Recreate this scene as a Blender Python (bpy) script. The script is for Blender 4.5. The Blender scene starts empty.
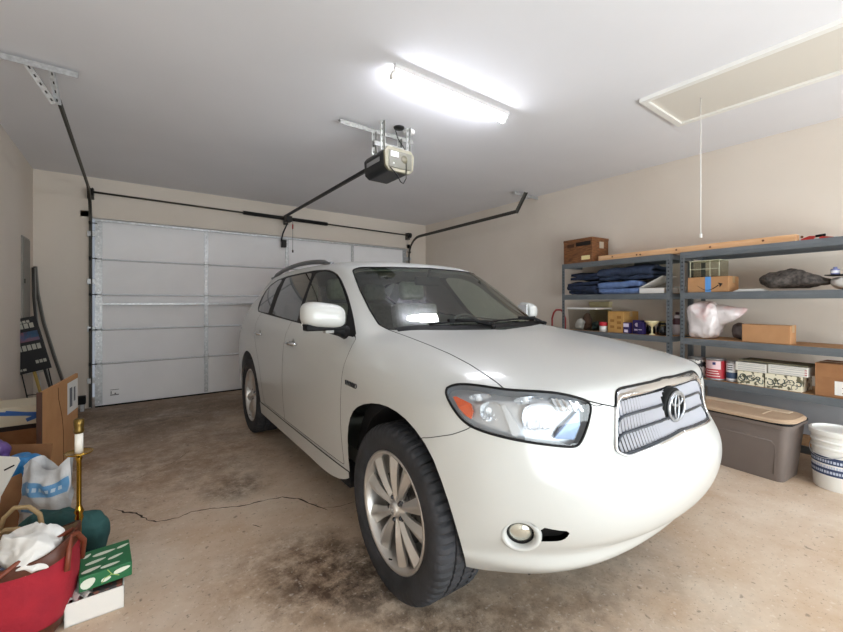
import bpy, bmesh, math, random
import numpy as np
from mathutils import Vector, Matrix
R = math.radians; PI = math.pi
random.seed(7)
SC = bpy.context.scene
COL = SC.collection
# ------------------------------------------------------------------ camera
FPX = 394.65; HZ = 302.5; CAMH = 1.335; YAW = R(36.42)
cam = bpy.data.objects.new('camera', bpy.data.cameras.new('camera'))
COL.objects.link(cam); SC.camera = cam
cam.location = (0, 0, CAMH)
cam.rotation_euler = (R(90), 0, -YAW)
cam.data.sensor_width = 36
cam.data.lens = FPX/843*36
cam.data.shift_y = -(316-HZ)/843
cam.data.clip_start = .02
# ------------------------------------------------------------------ world and light
w = bpy.data.worlds.new('world'); SC.world = w; w.use_nodes = True
w.node_tree.nodes['Background'].inputs[0].default_value = (.55, .6, .68, 1)
w.node_tree.nodes['Background'].inputs[1].default_value = .3
def area(name, loc, rot, sx, sy, power, colr):
    l = bpy.data.lights.new(name, 'AREA'); l.shape = 'RECTANGLE'; l.size = sx; l.size_y = sy
    l.energy = power; l.color = colr
    o = bpy.data.objects.new(name, l); COL.objects.link(o); o.location = loc; o.rotation_euler = rot
    return o
# added unseen fill light behind the camera, tilted a little upwards
area('rear_fill_light', (1.9, -1.93, 1.25), (R(104), 0, 0), 5.2, 2.0, 150, (.84, .935, .98))
SC.view_settings.view_transform = 'Standard'
SC.view_settings.look = 'None'
SC.view_settings.gamma = 1
SC.view_settings.exposure = .75
SC.view_settings.use_curve_mapping = False
SC.cycles.use_denoising = True
SC.cycles.max_bounces = 14
SC.cycles.diffuse_bounces = 10
SC.cycles.glossy_bounces = 5
SC.cycles.transparent_max_bounces = 16
# ------------------------------------------------------------------ materials
def srgb(h):
    if isinstance(h, str):
        h = tuple(int(h[i:i+2], 16)/255 for i in (0, 2, 4))
    return tuple((c/12.92 if c <= .04045 else ((c+.055)/1.055)**2.4) for c in h)+(1,)
MATS = {}
def mat(name, c, rough=.6, metal=0., c2=None, scale=8., bump=0., bscale=60., coat=0., coat_r=.04, emit=None, estr=0., spec=None, detail=4, c_lo=.35, c_hi=.65, stretch=None):
    if name in MATS: return MATS[name]
    m = bpy.data.materials.new(name); m.use_nodes = True
    nt = m.node_tree; b = nt.nodes['Principled BSDF']
    b.inputs['Base Color'].default_value = srgb(c)
    b.inputs['Roughness'].default_value = rough
    b.inputs['Metallic'].default_value = metal
    if coat: b.inputs['Coat Weight'].default_value = coat; b.inputs['Coat Roughness'].default_value = coat_r
    if spec is not None: b.inputs['Specular IOR Level'].default_value = spec
    if emit: b.inputs['Emission Color'].default_value = srgb(emit); b.inputs['Emission Strength'].default_value = estr
    tc = nt.nodes.new('ShaderNodeTexCoord'); src = tc.outputs['Object']
    if stretch:
        mp = nt.nodes.new('ShaderNodeMapping'); mp.inputs['Scale'].default_value = stretch
        nt.links.new(src, mp.inputs[0]); src = mp.outputs[0]
    if c2:
        n = nt.nodes.new('ShaderNodeTexNoise'); n.inputs['Scale'].default_value = scale; n.inputs['Detail'].default_value = detail
        nt.links.new(src, n.inputs['Vector'])
        r = nt.nodes.new('ShaderNodeValToRGB')
        r.color_ramp.elements[0].position = c_lo; r.color_ramp.elements[1].position = c_hi
        r.color_ramp.elements[0].color = srgb(c); r.color_ramp.elements[1].color = srgb(c2)
        nt.links.new(n.outputs[0], r.inputs[0]); nt.links.new(r.outputs[0], b.inputs['Base Color'])
    if bump:
        n = nt.nodes.new('ShaderNodeTexNoise'); n.inputs['Scale'].default_value = bscale; n.inputs['Detail'].default_value = 3
        nt.links.new(src, n.inputs['Vector'])
        bp = nt.nodes.new('ShaderNodeBump'); bp.inputs['Strength'].default_value = bump; bp.inputs['Distance'].default_value = .01
        nt.links.new(n.outputs[0], bp.inputs['Height']); nt.links.new(bp.outputs[0], b.inputs['Normal'])
    MATS[name] = m
    return m
def glassmat(name, tint, refl=1.0, rough=.0, ior=1.5):
    """thin glass: tinted see-through plus mirror reflection by fresnel"""
    m = bpy.data.materials.new(name); m.use_nodes = True; nt = m.node_tree; nt.nodes.clear()
    o = nt.nodes.new('ShaderNodeOutputMaterial'); t = nt.nodes.new('ShaderNodeBsdfTransparent')
    g = nt.nodes.new('ShaderNodeBsdfGlossy'); g.inputs['Roughness'].default_value = rough
    lw = nt.nodes.new('ShaderNodeLayerWeight'); lw.inputs['Blend'].default_value = .5
    pw = nt.nodes.new('ShaderNodeMath'); pw.operation = 'POWER'; pw.inputs[1].default_value = 5.
    f = nt.nodes.new('ShaderNodeMapRange'); f0 = 1.7*((ior-1)/(ior+1))**2; f.inputs[3].default_value = f0; f.inputs[4].default_value = 1.
    nt.links.new(lw.outputs['Facing'], pw.inputs[0]); nt.links.new(pw.outputs[0], f.inputs[0])
    mx = nt.nodes.new('ShaderNodeMixShader'); t.inputs[0].default_value = tint+(1,)
    g.inputs[0].default_value = (refl, refl, refl, 1)
    nt.links.new(f.outputs[0], mx.inputs[0]); nt.links.new(t.outputs[0], mx.inputs[1]); nt.links.new(g.outputs[0], mx.inputs[2])
    nt.links.new(mx.outputs[0], o.inputs[0]); MATS[name] = m
    return m
# ------------------------------------------------------------------ mesh helpers
def tag(o, label=None, cat=None, group=None, kind=None):
    if label: o['label'] = label
    if cat: o['category'] = cat
    if group: o['group'] = group
    if kind: o['kind'] = kind
    return o
def thing(name, label, cat, loc=(0, 0, 0), rz=0., group=None):
    o = bpy.data.objects.new(name, None); COL.objects.link(o); o.empty_display_size = .1
    o.location = loc; o.rotation_euler = (0, 0, rz)
    return tag(o, label, cat, group)
class MB:
    def __init__(s): s.bm = bmesh.new(); s.M = Matrix()
    def add(s, verts, faces, smooth=False):
        vs = [s.bm.verts.new(s.M @ Vector(v)) for v in verts]
        out = []
        for f in faces:
            try: fc = s.bm.faces.new([vs[i] for i in f]); fc.smooth = smooth; out.append(fc)
            except ValueError: pass
        return vs, out
    def box(s, lo, hi, bev=0., seg=2):
        x0, y0, z0 = lo; x1, y1, z1 = hi
        vs, fs = s.add([(x0,y0,z0),(x1,y0,z0),(x1,y1,z0),(x0,y1,z0),(x0,y0,z1),(x1,y0,z1),(x1,y1,z1),(x0,y1,z1)],
                       [(0,3,2,1),(4,5,6,7),(0,1,5,4),(1,2,6,5),(2,3,7,6),(3,0,4,7)])
        if bev:
            es = list({e for f in fs for e in f.edges})
            bmesh.ops.bevel(s.bm, geom=es, offset=bev, segments=seg, profile=.5, affect='EDGES')
        return s
    def prism(s, pts, z0, z1, bev=0., axis='Z'):
        """polygon extruded; axis Z: (x,y), axis Y: (x,z), axis X: (y,z)"""
        def P(a, b, c): return {'Z': (a, b, c), 'Y': (a, c, b), 'X': (c, a, b)}[axis]
        n = len(pts)
        v = [P(a, b, z0) for a, b in pts]+[P(a, b, z1) for a, b in pts]
        f = [tuple(range(n))[::-1], tuple(range(n, 2*n))]+[(i, (i+1) % n, (i+1) % n+n, i+n) for i in range(n)]
        vs, fs = s.add(v, f)
        if bev: bmesh.ops.bevel(s.bm, geom=list({e for q in fs for e in q.edges}), offset=bev, segments=2, profile=.5, affect='EDGES')
        return s
    def tube(s, pts, r, n=10, cap=True, closed=False):
        pts = [Vector(p) for p in pts]; m = len(pts); rs = r if hasattr(r, '__len__') else [r]*m
        rings = []; up = None
        for i, p in enumerate(pts):
            a = pts[i-1] if (i > 0 or closed) else p
            b = pts[(i+1) % m] if (i < m-1 or closed) else p
            t = (b-a).normalized()
            if up is None:
                up = Vector((0, 0, 1)) if abs(t.z) < .9 else Vector((1, 0, 0))
            sx = t.cross(up)
            if sx.length < 1e-5: sx = t.orthogonal()
            sx.normalize(); sy = sx.cross(t); up = sy
            rings.append([tuple(p+(sx*math.cos(k*2*PI/n)+sy*math.sin(k*2*PI/n))*rs[i]) for k in range(n)])
        v = [q for rg in rings for q in rg]; f = []
        for i in range(m if closed else m-1):
            j = (i+1) % m
            for k in range(n):
                f.append((i*n+k, i*n+(k+1) % n, j*n+(k+1) % n, j*n+k))
        if cap and not closed: f += [tuple(range(n))[::-1], tuple(range((m-1)*n, m*n))]
        s.add(v, f, True)
        return s
    def bar(s, a, b, w, h, up=(0, 0, 1)):
        """rectangular bar from a to b; w across, h along up"""
        a = Vector(a); b = Vector(b); t = (b-a).normalized(); u = Vector(up)
        x = t.cross(u).normalized(); y = x.cross(t).normalized()
        v = [p+x*i*w/2+y*j*h/2 for p in (a, b) for i, j in ((-1,-1),(1,-1),(1,1),(-1,1))]
        s.add([tuple(q) for q in v], [(0,1,2,3),(7,6,5,4),(0,4,5,1),(1,5,6,2),(2,6,7,3),(3,7,4,0)])
        return s
    def lathe(s, prof, n=32, axis='Z', c=(0, 0, 0), smooth=True, a0=0., a1=2*PI):
        full = abs(a1-a0-2*PI) < 1e-6; m = n if full else n+1
        v = []; f = []
        for r, h in prof:
            for k in range(m):
                t = a0+(a1-a0)*k/n; a, b = r*math.cos(t), r*math.sin(t)
                q = {'Z': (a, b, h), 'Y': (a, h, b), 'X': (h, a, b)}[axis]
                v.append((q[0]+c[0], q[1]+c[1], q[2]+c[2]))
        for i in range(len(prof)-1):
            for k in range(n):
                k2 = (k+1) % m
                f.append((i*m+k, i*m+k2, (i+1)*m+k2, (i+1)*m+k))
        s.add(v, f, smooth)
        return s
    def sheet(s, fn, nu, nv, smooth=True, closed_u=False):
        v = [fn(i/nu, j/nv) for i in range(nu+1) for j in range(nv+1)]
        f = [(i*(nv+1)+j, (i+1)*(nv+1)+j, (i+1)*(nv+1)+j+1, i*(nv+1)+j+1) for i in range(nu) for j in range(nv)]
        s.add(v, f, smooth); return s
    def build(s, name, m, parent=None, weld=True, solid=0., fix=True, autosmooth=None):
        if weld: bmesh.ops.remove_doubles(s.bm, verts=s.bm.verts, dist=1e-5)
        if fix: bmesh.ops.recalc_face_normals(s.bm, faces=s.bm.faces)
        if solid:
            bmesh.ops.solidify(s.bm, geom=list(s.bm.faces), thickness=solid)
        if autosmooth is not None:
            for f in s.bm.faces: f.smooth = True
            for e in s.bm.edges:
                if len(e.link_faces) == 2 and e.calc_face_angle(0) > autosmooth: e.smooth = False
        me = bpy.data.meshes.new(name); s.bm.to_mesh(me); s.bm.free()
        for mm in (m if isinstance(m, (list, tuple)) else [m]): me.materials.append(mm)
        o = bpy.data.objects.new(name, me); COL.objects.link(o)
        if parent: o.parent = parent
        return o
def copy_tree(o, parent=None):
    c = o.copy(); COL.objects.link(c); c.parent = parent
    for ch in [q for q in bpy.data.objects if q.parent == o]: copy_tree(ch, c)
    return c
def text_mesh(txt, size, depth, bold=0.):
    cu = bpy.data.curves.new('t', 'FONT'); cu.body = txt; cu.size = size; cu.extrude = depth; cu.offset = bold
    cu.align_x = 'CENTER'; cu.align_y = 'CENTER'
    o = bpy.data.objects.new('t', cu); COL.objects.link(o)
    dg = bpy.context.evaluated_depsgraph_get(); me = bpy.data.meshes.new_from_object(o.evaluated_get(dg))
    bpy.data.objects.remove(o); bpy.data.curves.remove(cu)
    return me
def text_part(name, txt, size, depth, m, parent, M, bold=0.):
    me = text_mesh(txt, size, depth, bold); me.transform(M); me.materials.clear(); me.materials.append(m)
    o = bpy.data.objects.new(name, me); COL.objects.link(o); o.parent = parent
    return o
def frame(o, x, y, z=None):
    """matrix with given x axis, y axis directions at o"""
    x = Vector(x).normalized(); y = Vector(y); z = x.cross(y).normalized(); y = z.cross(x)
    M = Matrix((x, y, z)).transposed().to_4x4(); M.translation = Vector(o)
    return M
# ================================================================== CAR
# car frame: x to the passenger side, y rearwards from the bumper, z up (object X = -x)
CYAW = R(.87)
CO = (1.8716, .5810)
def car_to_world(x, y, z=0.):
    return (CO[0]-x*math.cos(CYAW)+y*math.sin(CYAW), CO[1]+x*math.sin(CYAW)+y*math.cos(CYAW), z)
m_paint = mat('pearl_paint', 'c3c5c3', rough=.34, coat=.65, coat_r=.12, spec=.4)
m_black = mat('black_plastic', '0a0a0c', rough=.6, spec=.25)
m_gap = mat('panel_gap', '17171a', rough=.8)
m_chrome = mat('chrome', 'd9dbde', rough=.12, metal=1.)
m_satin = mat('satin_silver', 'a9adb3', rough=.33, metal=.85)
m_alloy = mat('alloy_silver', 'cfcdca', rough=.3, metal=.75)
m_tyre = mat('tyre_rubber', '26272a', rough=.75, c2='34353a', scale=9, bump=.15, bscale=90)
m_well = mat('wheel_well', '16161a', rough=.95)
m_beige = mat('seat_fabric', '8d8a7c', rough=.9, c2='7b786b', scale=30)
m_dash = mat('dashboard_grey', '4a4c4b', rough=.8)
m_head = mat('headliner', '8f8c82', rough=.95)
g_wind = glassmat('windshield_glass', (.70, .81, .74), 1., ior=1.62)
g_front = glassmat('side_glass', (.58, .64, .60), 1., ior=1.62)
g_dark = glassmat('privacy_glass', (.10, .105, .11), 1., ior=1.7)
g_lens = glassmat('lamp_lens', (.93, .95, .97), 1., ior=1.4)
car = thing('car', 'white mid-size hybrid SUV parked nose-out in the middle of the garage', 'car', (CO[0], CO[1], 0), -CYAW)

ST = [  # longitudinal stations, each from the centre line outwards and down the side
 [(0,.26,.27),(.22,.27,.27),(.42,.308,.27),(.58,.38,.27),(.68,.46,.27),(.77,.54,.275),(.82,.60,.28),(.85,.64,.285),(.86,.68,.29),(.87,.72,.30),(.87,.76,.31),(.87,.80,.32)],
 [(0,.188,.335),(.22,.198,.335),(.42,.232,.335),(.58,.295,.335),(.69,.375,.338),(.785,.470,.345),(.845,.545,.35),(.885,.60,.352),(.90,.65,.355),(.91,.70,.36),(.915,.75,.365),(.92,.80,.37)],
 [(0,.165,.395),(.22,.177,.395),(.42,.218,.395),(.58,.285,.393),(.69,.368,.39),(.79,.462,.387),(.85,.535,.385),(.893,.59,.385),(.908,.64,.385),(.918,.69,.385),(.922,.74,.385),(.926,.79,.385)],
 [(0,.098,.45),(.22,.111,.45),(.42,.155,.45),(.58,.230,.45),(.70,.325,.45),(.80,.428,.45),(.865,.51,.44),(.905,.58,.44),(.92,.63,.44),(.93,.68,.43),(.935,.73,.42),(.935,.78,.41)],
 [(0,.050,.56),(.22,.062,.56),(.42,.103,.56),(.58,.172,.56),(.70,.263,.56),(.797,.363,.56),(.865,.46,.56),(.91,.555,.555),(.93,.62,.54),(.942,.67,.51),(.945,.72,.48),(.945,.76,.45)],
 [(0,.048,.69),(.22,.062,.69),(.42,.104,.69),(.58,.172,.69),(.70,.262,.69),(.795,.36,.69),(.865,.455,.69),(.912,.565,.68),(.935,.63,.645),(.946,.68,.60),(.95,.73,.55),(.95,.77,.50)],
 [(0,.106,.79),(.22,.121,.79),(.42,.164,.79),(.58,.220,.79),(.70,.282,.79),(.79,.367,.79),(.86,.465,.785),(.91,.57,.77),(.935,.64,.735),(.948,.70,.68),(.952,.75,.62),(.952,.79,.55)],
 [(0,.138,.90),(.22,.149,.90),(.42,.181,.90),(.58,.222,.90),(.70,.297,.90),(.79,.38,.895),(.858,.475,.885),(.908,.575,.855),(.933,.655,.81),(.947,.72,.755),(.952,.775,.68),(.952,.82,.60)],
 [(0,.170,.99),(.22,.178,.995),(.42,.205,.995),(.58,.245,.99),(.70,.315,.985),(.785,.395,.97),(.852,.49,.945),(.903,.59,.905),(.93,.675,.865),(.946,.75,.81),(.952,.81,.74),(.952,.86,.66)],
 [(0,.27,1.040),(.22,.275,1.040),(.42,.295,1.036),(.58,.335,1.028),(.70,.39,1.016),(.785,.455,.998),(.85,.535,.972),(.90,.63,.94),(.93,.715,.905),(.946,.79,.86),(.952,.85,.80),(.952,.90,.72)],
 [(0,.50,1.088),(.22,.50,1.086),(.42,.51,1.080),(.58,.53,1.070),(.70,.565,1.056),(.79,.61,1.032),(.855,.67,1.0),(.905,.74,.958),(.935,.81,.912),(.95,.87,.855),(.955,.92,.785),(.955,.95,.70)],
 [(0,.78,1.128),(.22,.78,1.126),(.42,.785,1.120),(.58,.795,1.111),(.705,.815,1.097),(.80,.85,1.070),(.865,.89,1.03),(.912,.93,.985),(.94,.97,.93),(.953,1.0,.865),(.957,1.02,.79),(.957,1.03,.70)],
 [(0,1.02,1.158),(.22,1.02,1.156),(.42,1.03,1.149),(.59,1.04,1.140),(.715,1.055,1.125),(.81,1.075,1.096),(.873,1.10,1.052),(.918,1.13,1.005),(.943,1.15,.945),(.954,1.15,.87),(.957,1.13,.80),(.957,1.10,.72)],
 [(0,1.18,1.178),(.22,1.19,1.178),(.42,1.215,1.176),(.59,1.255,1.172),(.715,1.29,1.155),(.822,1.29,1.12),(.885,1.30,1.065),(.925,1.31,1.01),(.947,1.32,.94),(.955,1.31,.82),(.952,1.27,.68),(.94,1.22,.55)],
 [(0,1.305,1.245),(.22,1.313,1.243),(.42,1.335,1.238),(.60,1.385,1.225),(.71,1.45,1.195),(.80,1.45,1.168),(.868,1.45,1.125),(.908,1.45,1.06),(.940,1.44,.97),(.955,1.43,.82),(.95,1.40,.60),(.925,1.37,.38)],
 [(0,1.565,1.425),(.22,1.573,1.423),(.42,1.597,1.414),(.58,1.636,1.392),(.668,1.70,1.362),(.735,1.71,1.30),(.815,1.70,1.225),(.874,1.69,1.17),(.938,1.68,1.03),(.957,1.66,.82),(.95,1.65,.55),(.92,1.65,.30)],
 [(0,1.852,1.593),(.22,1.860,1.591),(.42,1.882,1.581),(.56,1.918,1.562),(.640,1.965,1.533),(.695,1.98,1.470),(.79,1.97,1.33),(.874,1.96,1.19),(.938,1.95,1.04),(.957,1.95,.82),(.95,1.95,.54),(.92,1.95,.295)],
 [(0,2.05,1.652),(.22,2.06,1.650),(.42,2.075,1.641),(.55,2.10,1.623),(.625,2.13,1.594),(.680,2.15,1.535),(.785,2.15,1.37),(.876,2.15,1.20),(.94,2.15,1.05),(.957,2.15,.82),(.95,2.15,.54),(.92,2.15,.295)],
 [(0,2.45,1.690),(.22,2.45,1.688),(.42,2.45,1.678),(.55,2.45,1.660),(.625,2.45,1.632),(.680,2.45,1.572),(.785,2.45,1.39),(.878,2.45,1.21),(.942,2.45,1.06),(.957,2.45,.82),(.95,2.45,.54),(.92,2.45,.295)],
 [(0,3.0,1.702),(.22,3.0,1.700),(.42,3.0,1.690),(.55,3.0,1.672),(.625,3.0,1.645),(.680,3.0,1.588),(.785,3.0,1.41),(.878,3.0,1.23),(.942,3.0,1.08),(.957,3.0,.82),(.95,3.0,.54),(.92,3.0,.295)],
 [(0,3.5,1.698),(.22,3.5,1.696),(.42,3.5,1.686),(.55,3.5,1.668),(.622,3.5,1.640),(.675,3.5,1.584),(.780,3.5,1.42),(.874,3.5,1.25),(.94,3.5,1.10),(.957,3.5,.84),(.95,3.5,.55),(.92,3.5,.30)],
 [(0,3.95,1.680),(.22,3.95,1.678),(.42,3.95,1.668),(.54,3.95,1.650),(.608,3.95,1.622),(.66,3.95,1.568),(.765,3.95,1.41),(.86,3.95,1.27),(.93,3.95,1.12),(.952,3.95,.86),(.945,3.95,.57),(.915,3.95,.31)],
 [(0,4.32,1.640),(.22,4.32,1.638),(.40,4.32,1.628),(.51,4.32,1.610),(.58,4.32,1.578),(.63,4.32,1.52),(.73,4.32,1.38),(.82,4.32,1.26),(.895,4.32,1.11),(.925,4.32,.86),(.92,4.32,.57),(.89,4.32,.31)],
 [(0,4.55,1.50),(.20,4.55,1.50),(.38,4.545,1.49),(.49,4.535,1.47),(.56,4.52,1.44),(.61,4.51,1.40),(.69,4.51,1.31),(.77,4.51,1.22),(.84,4.52,1.08),(.87,4.53,.86),(.87,4.53,.57),(.85,4.53,.32)],
 [(0,4.70,1.22),(.20,4.70,1.22),(.38,4.69,1.215),(.48,4.675,1.20),(.55,4.66,1.19),(.60,4.645,1.17),(.66,4.64,1.13),(.71,4.63,1.08),(.75,4.63,.99),(.77,4.64,.84),(.77,4.65,.58),(.75,4.65,.34)],
 [(0,4.75,.95),(.15,4.75,.95),(.3,4.745,.95),(.38,4.735,.94),(.43,4.73,.93),(.47,4.72,.92),(.51,4.715,.90),(.54,4.71,.86),(.56,4.71,.80),(.57,4.72,.70),(.57,4.73,.55),(.56,4.73,.36)],
]
D = np.array(ST, float)          # (NI, NJ, 3)
NI, NJ = D.shape[:2]
def extend(C):
    E = np.zeros((NI+2, NJ+2, 3)); E[1:-1, 1:-1] = C
    E[1:-1, 0] = C[:, 1]*np.array([-1, 1, 1]); E[1:-1, -1] = 2*C[:, -1]-C[:, -2]
    E[0] = 2*E[1]-E[2]; E[-1] = 2*E[-2]-E[-3]
    return E
def basis(t):
    return np.array([(1-t)**3, 3*t**3-6*t*t+4, -3*t**3+3*t*t+3*t+1, t**3])/6
C = D.copy()
for _ in range(3):
    E = extend(C)
    b = np.array([1, 4, 1])/6
    S = sum(b[p]*b[q]*E[p:p+NI, q:q+NJ] for p in range(3) for q in range(3))
    C = C+.9*(D-S); C[:, 0, 0] = 0
E = extend(C); SUB = 8
def surf(u, v):
    i = min(int(u), NI-2); j = min(int(v), NJ-2); a = basis(u-i); b = basis(v-j)
    return np.einsum('p,q,pqk->k', a, b, E[i:i+4, j:j+4])
nu = (NI-1)*SUB; nv = (NJ-1)*SUB
sh = bmesh.new()
lay = sh.faces.layers.int.new('part')
grid = [[None]*(nv+1) for _ in range(nu+1)]
for i in range(nu+1):
    for j in range(nv+1):
        p = surf(i/SUB, j/SUB)
        if j == 0: p[0] = 0
        grid[i][j] = sh.verts.new((-p[0], p[1], p[2]))
for i in range(nu):
    for j in range(nv):
        f = sh.faces.new((grid[i][j], grid[i][j+1], grid[i+1][j+1], grid[i+1][j])); f.smooth = True
bmesh.ops.recalc_face_normals(sh, faces=sh.faces)
sh.normal_update()
tst = min(sh.faces, key=lambda f: (f.calc_center_median()-Vector((-.5, 2.5, 1.7))).length)
if tst.normal.z < 0:
    for f in sh.faces: f.normal_flip()
# --- outlines seen from one known viewpoint are carried onto the curved body
camL = Vector(((0-CO[0])*math.cos(CYAW)-(0-CO[1])*math.sin(CYAW), (0-CO[0])*math.sin(CYAW)+(0-CO[1])*math.cos(CYAW), CAMH))
th = YAW-CYAW
FW = Vector((math.sin(th), math.cos(th), 0)); RT = Vector((math.cos(th), -math.sin(th), 0))
def px_ray(p): return (FW+RT*((p[0]-421.5)/FPX)+Vector((0, 0, (HZ-p[1])/FPX))).normalized()
def to_px(c):
    d = c-camL; t = d.dot(FW)
    return (421.5+FPX*d.dot(RT)/t, HZ-FPX*d.z/t)
def to_side(c): return (c.y, c.z)
def segdist(px, a, b):
    ax, ay = a; bx, by = b; dx, dy = bx-ax, by-ay; L = dx*dx+dy*dy or 1e-9
    t = max(0, min(1, ((px[0]-ax)*dx+(px[1]-ay)*dy)/L)); return math.hypot(px[0]-ax-t*dx, px[1]-ay-t*dy)
def cut(bm, pts, mode, flt, closed=True):
    pr = to_px if mode == 'px' else to_side
    n = len(pts)
    for k in range(n if closed else n-1):
        a, b = pts[k], pts[(k+1) % n]
        if math.hypot(a[0]-b[0], a[1]-b[1]) < 1e-6: continue
        if mode == 'px': nrm = px_ray(a).cross(px_ray(b)).normalized(); co = camL
        else: nrm = Vector((0, -(b[1]-a[1]), b[0]-a[0])).normalized(); co = Vector((0, a[0], a[1]))
        fs = []
        for f in bm.faces:
            c = f.calc_center_median()
            if not flt(c, f): continue
            q = [pr(v.co) for v in f.verts]
            m = (sum(t[0] for t in q)/len(q), sum(t[1] for t in q)/len(q))
            rad = max(math.hypot(t[0]-m[0], t[1]-m[1]) for t in q)
            if segdist(m, a, b) <= rad+1e-9: fs.append(f)
        if not fs: continue
        geom = list({v for f in fs for v in f.verts})+list({e for f in fs for e in f.edges})+fs
        bmesh.ops.bisect_plane(bm, geom=geom, dist=2e-5, plane_co=co, plane_no=nrm)
def inside(p, poly):
    r = False; n = len(poly)
    for i in range(n):
        (x1, y1), (x2, y2) = poly[i], poly[(i+1) % n]
        if (y1 > p[1]) != (y2 > p[1]) and p[0] < (x2-x1)*(p[1]-y1)/(y2-y1)+x1: r = not r
    return r
def smooth_poly(pts, it=1, closed=True):
    for _ in range(it):
        o = []; n = len(pts)
        for i in range(n if closed else n-1):
            a, b = pts[i], pts[(i+1) % n]
            o += [(a[0]*.75+b[0]*.25, a[1]*.75+b[1]*.25), (a[0]*.25+b[0]*.75, a[1]*.25+b[1]*.75)]
        if not closed: o = [pts[0]]+o[1:-1]+[pts[-1]]
        pts = o
    return pts
# label ids
(BODY, WIND, TRIM, GF, GR, GQ, LAMP, GRIL, HOOD, BUMP, DF, DR, VENT, TAIL, ROCK, SAIL, HOLE, BACKG) = range(18)
P_wind = [(352.5,269.8),(359.6,289),(370,310),(379,324.4),(388.3,329.4),(418,329.6),(452,329.9),(497,329.4),(560,330),(560,268),(440,268.8),(431,268.4),(392,267.2),(360,267.3)]
P_trim = smooth_poly([(257.1,311.2),(260,300.1),(267.8,287),(280.8,277.5),(309.3,271.1),(323.5,269.4),(331.9,270.4),(339.7,275.6),(347.3,293),(352,309.6),(354.5,322),(356.8,338),(342,334.5),(328.3,330.6),(299.8,323.5),(273.7,316.4),(261.9,313)])
P_gf = smooth_poly([(301.0,322.5),(300.8,320),(303.5,308),(310.8,284.5),(315.6,274.2),(318.5,272.2),(324,271.4),(331,272.2),(336.8,275.4),(343.9,292),(348.6,308.5),(349.6,324),(348.5,332.6),(344,332.6),(330,328.9),(304,322.9)], 1)
P_gr = smooth_poly([(272.6,314.2),(272.8,312),(279.0,294),(285.2,279.4),(287.2,277.6),(309.5,272.8),(312.2,273.6),(309.0,283),(301.2,304),(297.6,320),(296.6,321.3),(280,316.6)], 1)
P_gq = smooth_poly([(258.6,311.2),(259.2,308),(262.2,299),(268.4,287.8),(277.5,281),(281.4,279.2),(281.6,281),(275.8,290),(268.6,312.6),(267.4,313)], 1)
P_sail = [(356.8,338),(342,334.5),(344,322),(350,312),(356,330)]
P_lamp = smooth_poly([(445.1,390.6),(447.5,386.9),(453,384.6),(462,383.6),(478.4,385.1),(496.5,388),(510.7,389.8),(551,391.8),(571,395.4),(591.3,401.8),(591.2,411.3),(587.3,427.4),(580.2,444.6),(575.2,447.4),(559,446.2),(530.8,442.7),(506.6,438.1),(486.5,432.7),(470.3,426.6),(460.2,418.4),(452.2,407.3),(447.1,398)])
P_gril = [(615.5,393),(617,390),(620,388.4),(652.2,381.6),(669.7,375.5),(683.6,370.8),(700,365),(790,365),(790,405),(706.2,413),(690.5,426.4),(669.7,438.6),(648.8,448.1),(627.9,456),(621,454),(614.8,450.5)]
P_hood = [(386.5,329.2),(392,331),(410,337.6),(430,345.4),(450,354),(470,364.5),(485,374.2),(497,382.6),(505,389.5),(551,391.8),(571,395.4),(591.3,401.8),(603,404.5),(615.5,406.8),(615.5,393),(617,390),(620,388.4),(652.2,381.6),(669.7,375.5),(683.6,370.8),(700,365),(790,340),(640,300),(560,329.2),(497,329.4),(452,329.9),(418,329.6)]
P_bump_seam = [(400,442),(430,437.6),(452,434.6),(468,429),(475,424)]
P_bump = [(300,438),(430,437.6),(452,434.6),(468,429),(475,424),(490,410),(590,405),(603,404.5),(615.5,406.8),(640,395),(790,350),(790,660),(300,660)]
P_vent = smooth_poly([(541,527),(556,530.2),(570.5,531.6),(567,538),(560,541.2),(548,541.6),(537,541.4)])
P_lamp_front = [(603,404.5),(615.5,406.8)]
P_arch = smooth_poly([(350,475),(348,455),(347.5,430),(351,413.5),(359,405),(375,402.5),(392,408),(410,422.5),(430,450.5),(445,490),(458,533),(467,566),(468,600)], 1, False)
P_archc = P_arch+[(468,660),(345,660)]
P_fog = [(520.5+19.5*math.cos(t), 534.2+13.2*math.sin(t)) for t in np.linspace(0, 2*PI, 24, endpoint=False)]
ARCH_R = [(3.73+.438*math.cos(t), .392+.445*math.sin(t)) for t in np.linspace(-.6, PI+.6, 44)]
from mathutils.bvhtree import BVHTree
BV0 = BVHTree.FromBMesh(sh)
def side_of(p):
    h = BV0.ray_cast(camL, px_ray(p))[0]; return (h.y, h.z)
S_df = [(1.75,1.32), side_of((345, 327)), side_of((350, 333)), side_of((356.6, 338))]+smooth_poly([side_of(p) for p in ((356.6,338),(354.5,341.5),(348.6,353.8),(344.3,364),(342.1,374.6),(340.9,392),(340.5,419),(341,432))], 1, False)[1:]+[(1.43,.43),(2.52,.42),(2.53,.75),(2.505,1.10),(2.48,1.32)]
S_dr = [(2.48,1.30),(2.505,1.10),(2.53,.75),(2.52,.42),(3.14,.42),(3.18,.55),(3.25,.74),(3.36,.88),(3.45,1.0),(3.48,1.12),(3.47,1.32)]
S_rock = [(1.25,.412),(3.35,.402),(3.35,.1),(1.25,.1)]
S_tail = [(4.20,1.02),(4.14,1.15),(4.22,1.25),(4.8,1.28),(4.8,.98)]
isside = lambda c, f: abs(f.normal.x) > .45
fw = lambda c, f: 1.0 < c.y < 2.25 and c.x > -.73 and c.z > 1.15
fsd = lambda c, f: c.y > 1.25 and c.x < -.60 and f.normal.x < -.35 and c.z > 1.08
fl = lambda c, f: c.y < .85 and c.x < -.40 and c.z > .7
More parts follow.
